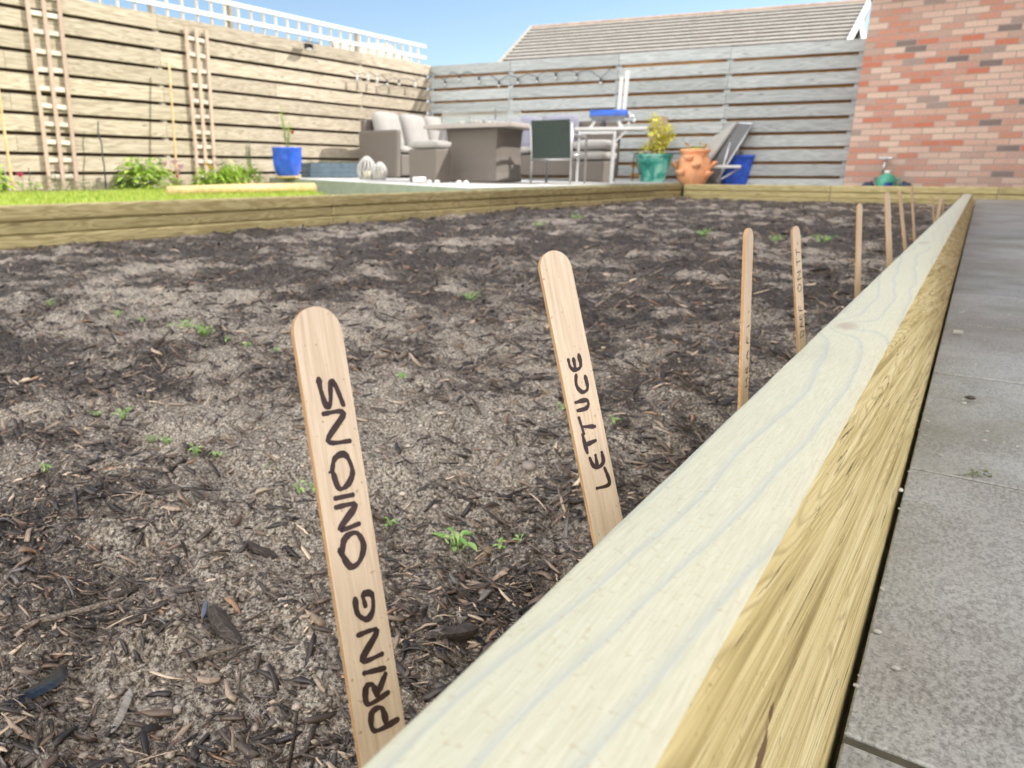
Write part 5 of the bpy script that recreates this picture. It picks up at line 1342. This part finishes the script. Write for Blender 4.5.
for k in range(9):
    mb = MB(); a = k*.7; q = Vector((.14*math.cos(a), .14*math.sin(a), .05+.02*(k % 3))) if k < 6 else [Rt*-.24+Vector((0, 0, -.16)), Rt*.04-Fw*.26+Vector((0, 0, -.17)), Rt*.16-Fw*.2+Vector((0, 0, -.32))][k-6]
    for j in range(6): leaf(mb, q, Vector((math.cos(j*1.05), math.sin(j*1.05), .8)), .05, .04, .1)
    mb.build('flower', M['petal_yel'], t)
mb = MB()
for k in range(90):
    a = random.random()*6.28; rr = random.random()*.17; leaf(mb, Vector((rr*math.cos(a), rr*math.sin(a), random.random()*.05)), Vector((math.cos(a), math.sin(a), .8)), .05, .03)
for k in range(20): leaf(mb, Rt*-.22-Fw*.05+Vector((random.gauss(0, .02), 0, -.27+random.gauss(0, .03))), Vector((random.uniform(-1, 1), random.uniform(-1, 1), .5)), .05, .03)
mb.build('foliage', M['leaf_bright'], t)

# folded sun lounger standing with raised back
P = ondepth(708, 184, 10.9); loc = Vector((P.x, P.y, -.218)); u_ = YAW
t = thing('sun_lounger', 'folded sun lounger with grey sling and white pad leaning up beside the terracotta pot', 'sun lounger', loc, u_)
# local x = picture right, y = away
mb = MB()
A1 = Vector((-.12, .30, .10)); A2 = Vector((.36, .40, .92)); wv = Vector((.20, -.40, -.04))
def slab(mb, a, b, w_, th_):
    n_s = (b-a).cross(w_).normalized()*th_; mb.add([a, b, b+w_, a+w_, a+n_s, b+n_s, b+w_+n_s, a+w_+n_s], [(3, 2, 1, 0), (4, 5, 6, 7), (0, 1, 5, 4), (1, 2, 6, 5), (2, 3, 7, 6), (3, 0, 4, 7)])
slab(mb, A1, A2, wv, -.012); mb.build('sling', simple('grey_sling', (.11, .11, .115), .5, .2, 40), t, bevel=.003)
mb = MB(); slab(mb, A1+Vector((-.08, .02, .12)), A2+Vector((-.06, .02, .03)), wv*.55, .06); mb.build('pad', M['cush_white'], t, bevel=.025, seg=3)
mb = MB()
mb.tube([A1, A2], .014, 8); mb.tube([A1+wv, A2+wv], .014, 8); mb.tube([A2, A2+wv], .014, 8)
mb.tube([Vector((.24, -.05, .62)), Vector((.10, -.12, -.02))], .014, 8); mb.tube([Vector((.30, .35, .7)), Vector((.42, .35, -.02))], .014, 8)
mb.tube([A1+wv, Vector((.42, -.08, .26))], .012, 8); mb.build('frame', M['silver'], t, smooth=True)
mb = MB(); mb.box((.20, -.10, .28), (.44, .03, .04)); mb.build('armrest', M['white'], t, bevel=.006)
# second blue pot
P = ondepth(733.5, 183, 11.2); loc = Vector((P.x, P.y, -.218))
t = thing('blue_pot', 'square cobalt blue glazed pot behind the lounger against the slatted fence', 'plant pot', loc, YAW-.3)
mb = MB(); mb.lathe([(.17, 0), (.18, .01), (.235, .40), (.25, .41), (.25, .45), (.22, .45), (.21, .40), (.02, .39)], n=32, sq=6); mb.build('pot_body', M['blue_glaze'], t, bevel=.004)
mb = MB(); mb.lathe([(.208, .405), (.01, .408)], n=20); mb.build('compost', M['soil_dark'], t)
clump('potted_plant', 'dark leaved thin plant growing in the cobalt blue pot', 'plant', tuple(loc+Vector((0, 0, .41))), (.16, .16, .42), 70, M['leaf_dark'], (.06, .1), .35, up=1)
P = ondepth(741, 150, 10.95); mb = MB(); mb.lathe([(.028, -.08), (.03, .06), (.012, .10), (.012, .14), (.016, .15)], n=12); o = mb.build('bottle', M['white'], None, smooth=True); o.location = loc+Vector((.02, -.10, .49)); tag(o, 'slim white bottle standing in the cobalt blue pot', 'bottle')

# outside tap with green can below and dark bundles at the brick wall
P = ony(886, 160, 11.58); t = thing('garden_tap', 'silver cross headed outside tap low on the brick wall', 'tap', (P.x, 11.595, P.z))
mb = MB(); mb.tube([(0, 0, -.02), (0, -.07, -.02), (0, -.10, -.06), (-.01, -.105, -.17)], .014, 10); mb.build('spout', M['silver'], t, smooth=True)
mb = MB(); mb.bar((-.075, -.075, .025), (.075, -.075, .025), .02, .024); mb.bar((0, -.13, .025), (0, -.02, .025), .02, .024); mb.tube([(0, -.075, -.01), (0, -.075, .05)], .012, 8); mb.build('handle', M['silver'], t, bevel=.004)
gz = -.32; P = ony(885.5, 186, 11.45)
t = thing('watering_can', 'rounded green watering can with blue and white patch under the tap', 'watering can', (P.x, 11.42, gz))
mb = MB(); mb.lathe([(.10, 0), (.115, .02), (.115, .18), (.09, .25), (.05, .285), (.04, .29)], n=24); mb.build('body', simple('green_plastic', (.05, .30, .20), .35, .15, 10), t, smooth=True)
mb = MB()
for k in range(8):
    a0 = math.radians(-90-YAW*20+-24+6*k+33); a1 = a0+math.radians(6)
    mb.add([(.117*math.cos(a0), .117*math.sin(a0), .12), (.117*math.cos(a1), .117*math.sin(a1), .12), (.117*math.cos(a1), .117*math.sin(a1), .18), (.117*math.cos(a0), .117*math.sin(a0), .18)], [(0, 1, 2, 3)], m=0)
mb.build('sticker', simple('blue_sticker', (.03, .06, .28), .4, .1, 10, 0, 0), t)
mb = MB(); mb.lathe([(.035, .285), (.035, .32), (.03, .325)], n=14); mb.build('cap', M['white'], t, smooth=True)
mb = MB(); mb.tube([(.09, 0, .20), (.14, 0, .23), (.15, 0, .15), (.11, 0, .07)], .012, 8); mb.build('handle', simple('green_plastic_b', (.05, .30, .20), .35, .15, 10), t, smooth=True)
for i, (px, w_, lab) in enumerate(((867, .14, 'dark navy crumpled bundle on the ground left of the green can'), (906, .15, 'dark navy crumpled bundle on the ground right of the green can'))):
    P = ony(px, 186, 11.45); mb = MB(); 
    mb.ball((0, 0, .07), (w_*.6, .07, .11), 14); mb.ball((w_*(.4 if i else -.45), 0, .05), (w_*.5, .06, .06), 12); mb.ball((w_*(-.2 if i else .3), .02, .1), (.035, .04, .095), 10)
    mb.v = [(x+random.uniform(-.008, .008), y+random.uniform(-.008, .008), z+random.uniform(-.008, .008)) for x, y, z in mb.v]
    o = mb.build('crumpled_bundle', simple('navy_cloth_'+str(i), (.02, .035, .07), .6, .3, 20), None, smooth=True); o.location = (P.x, 11.42, gz); tag(o, lab, 'cloth bundle')
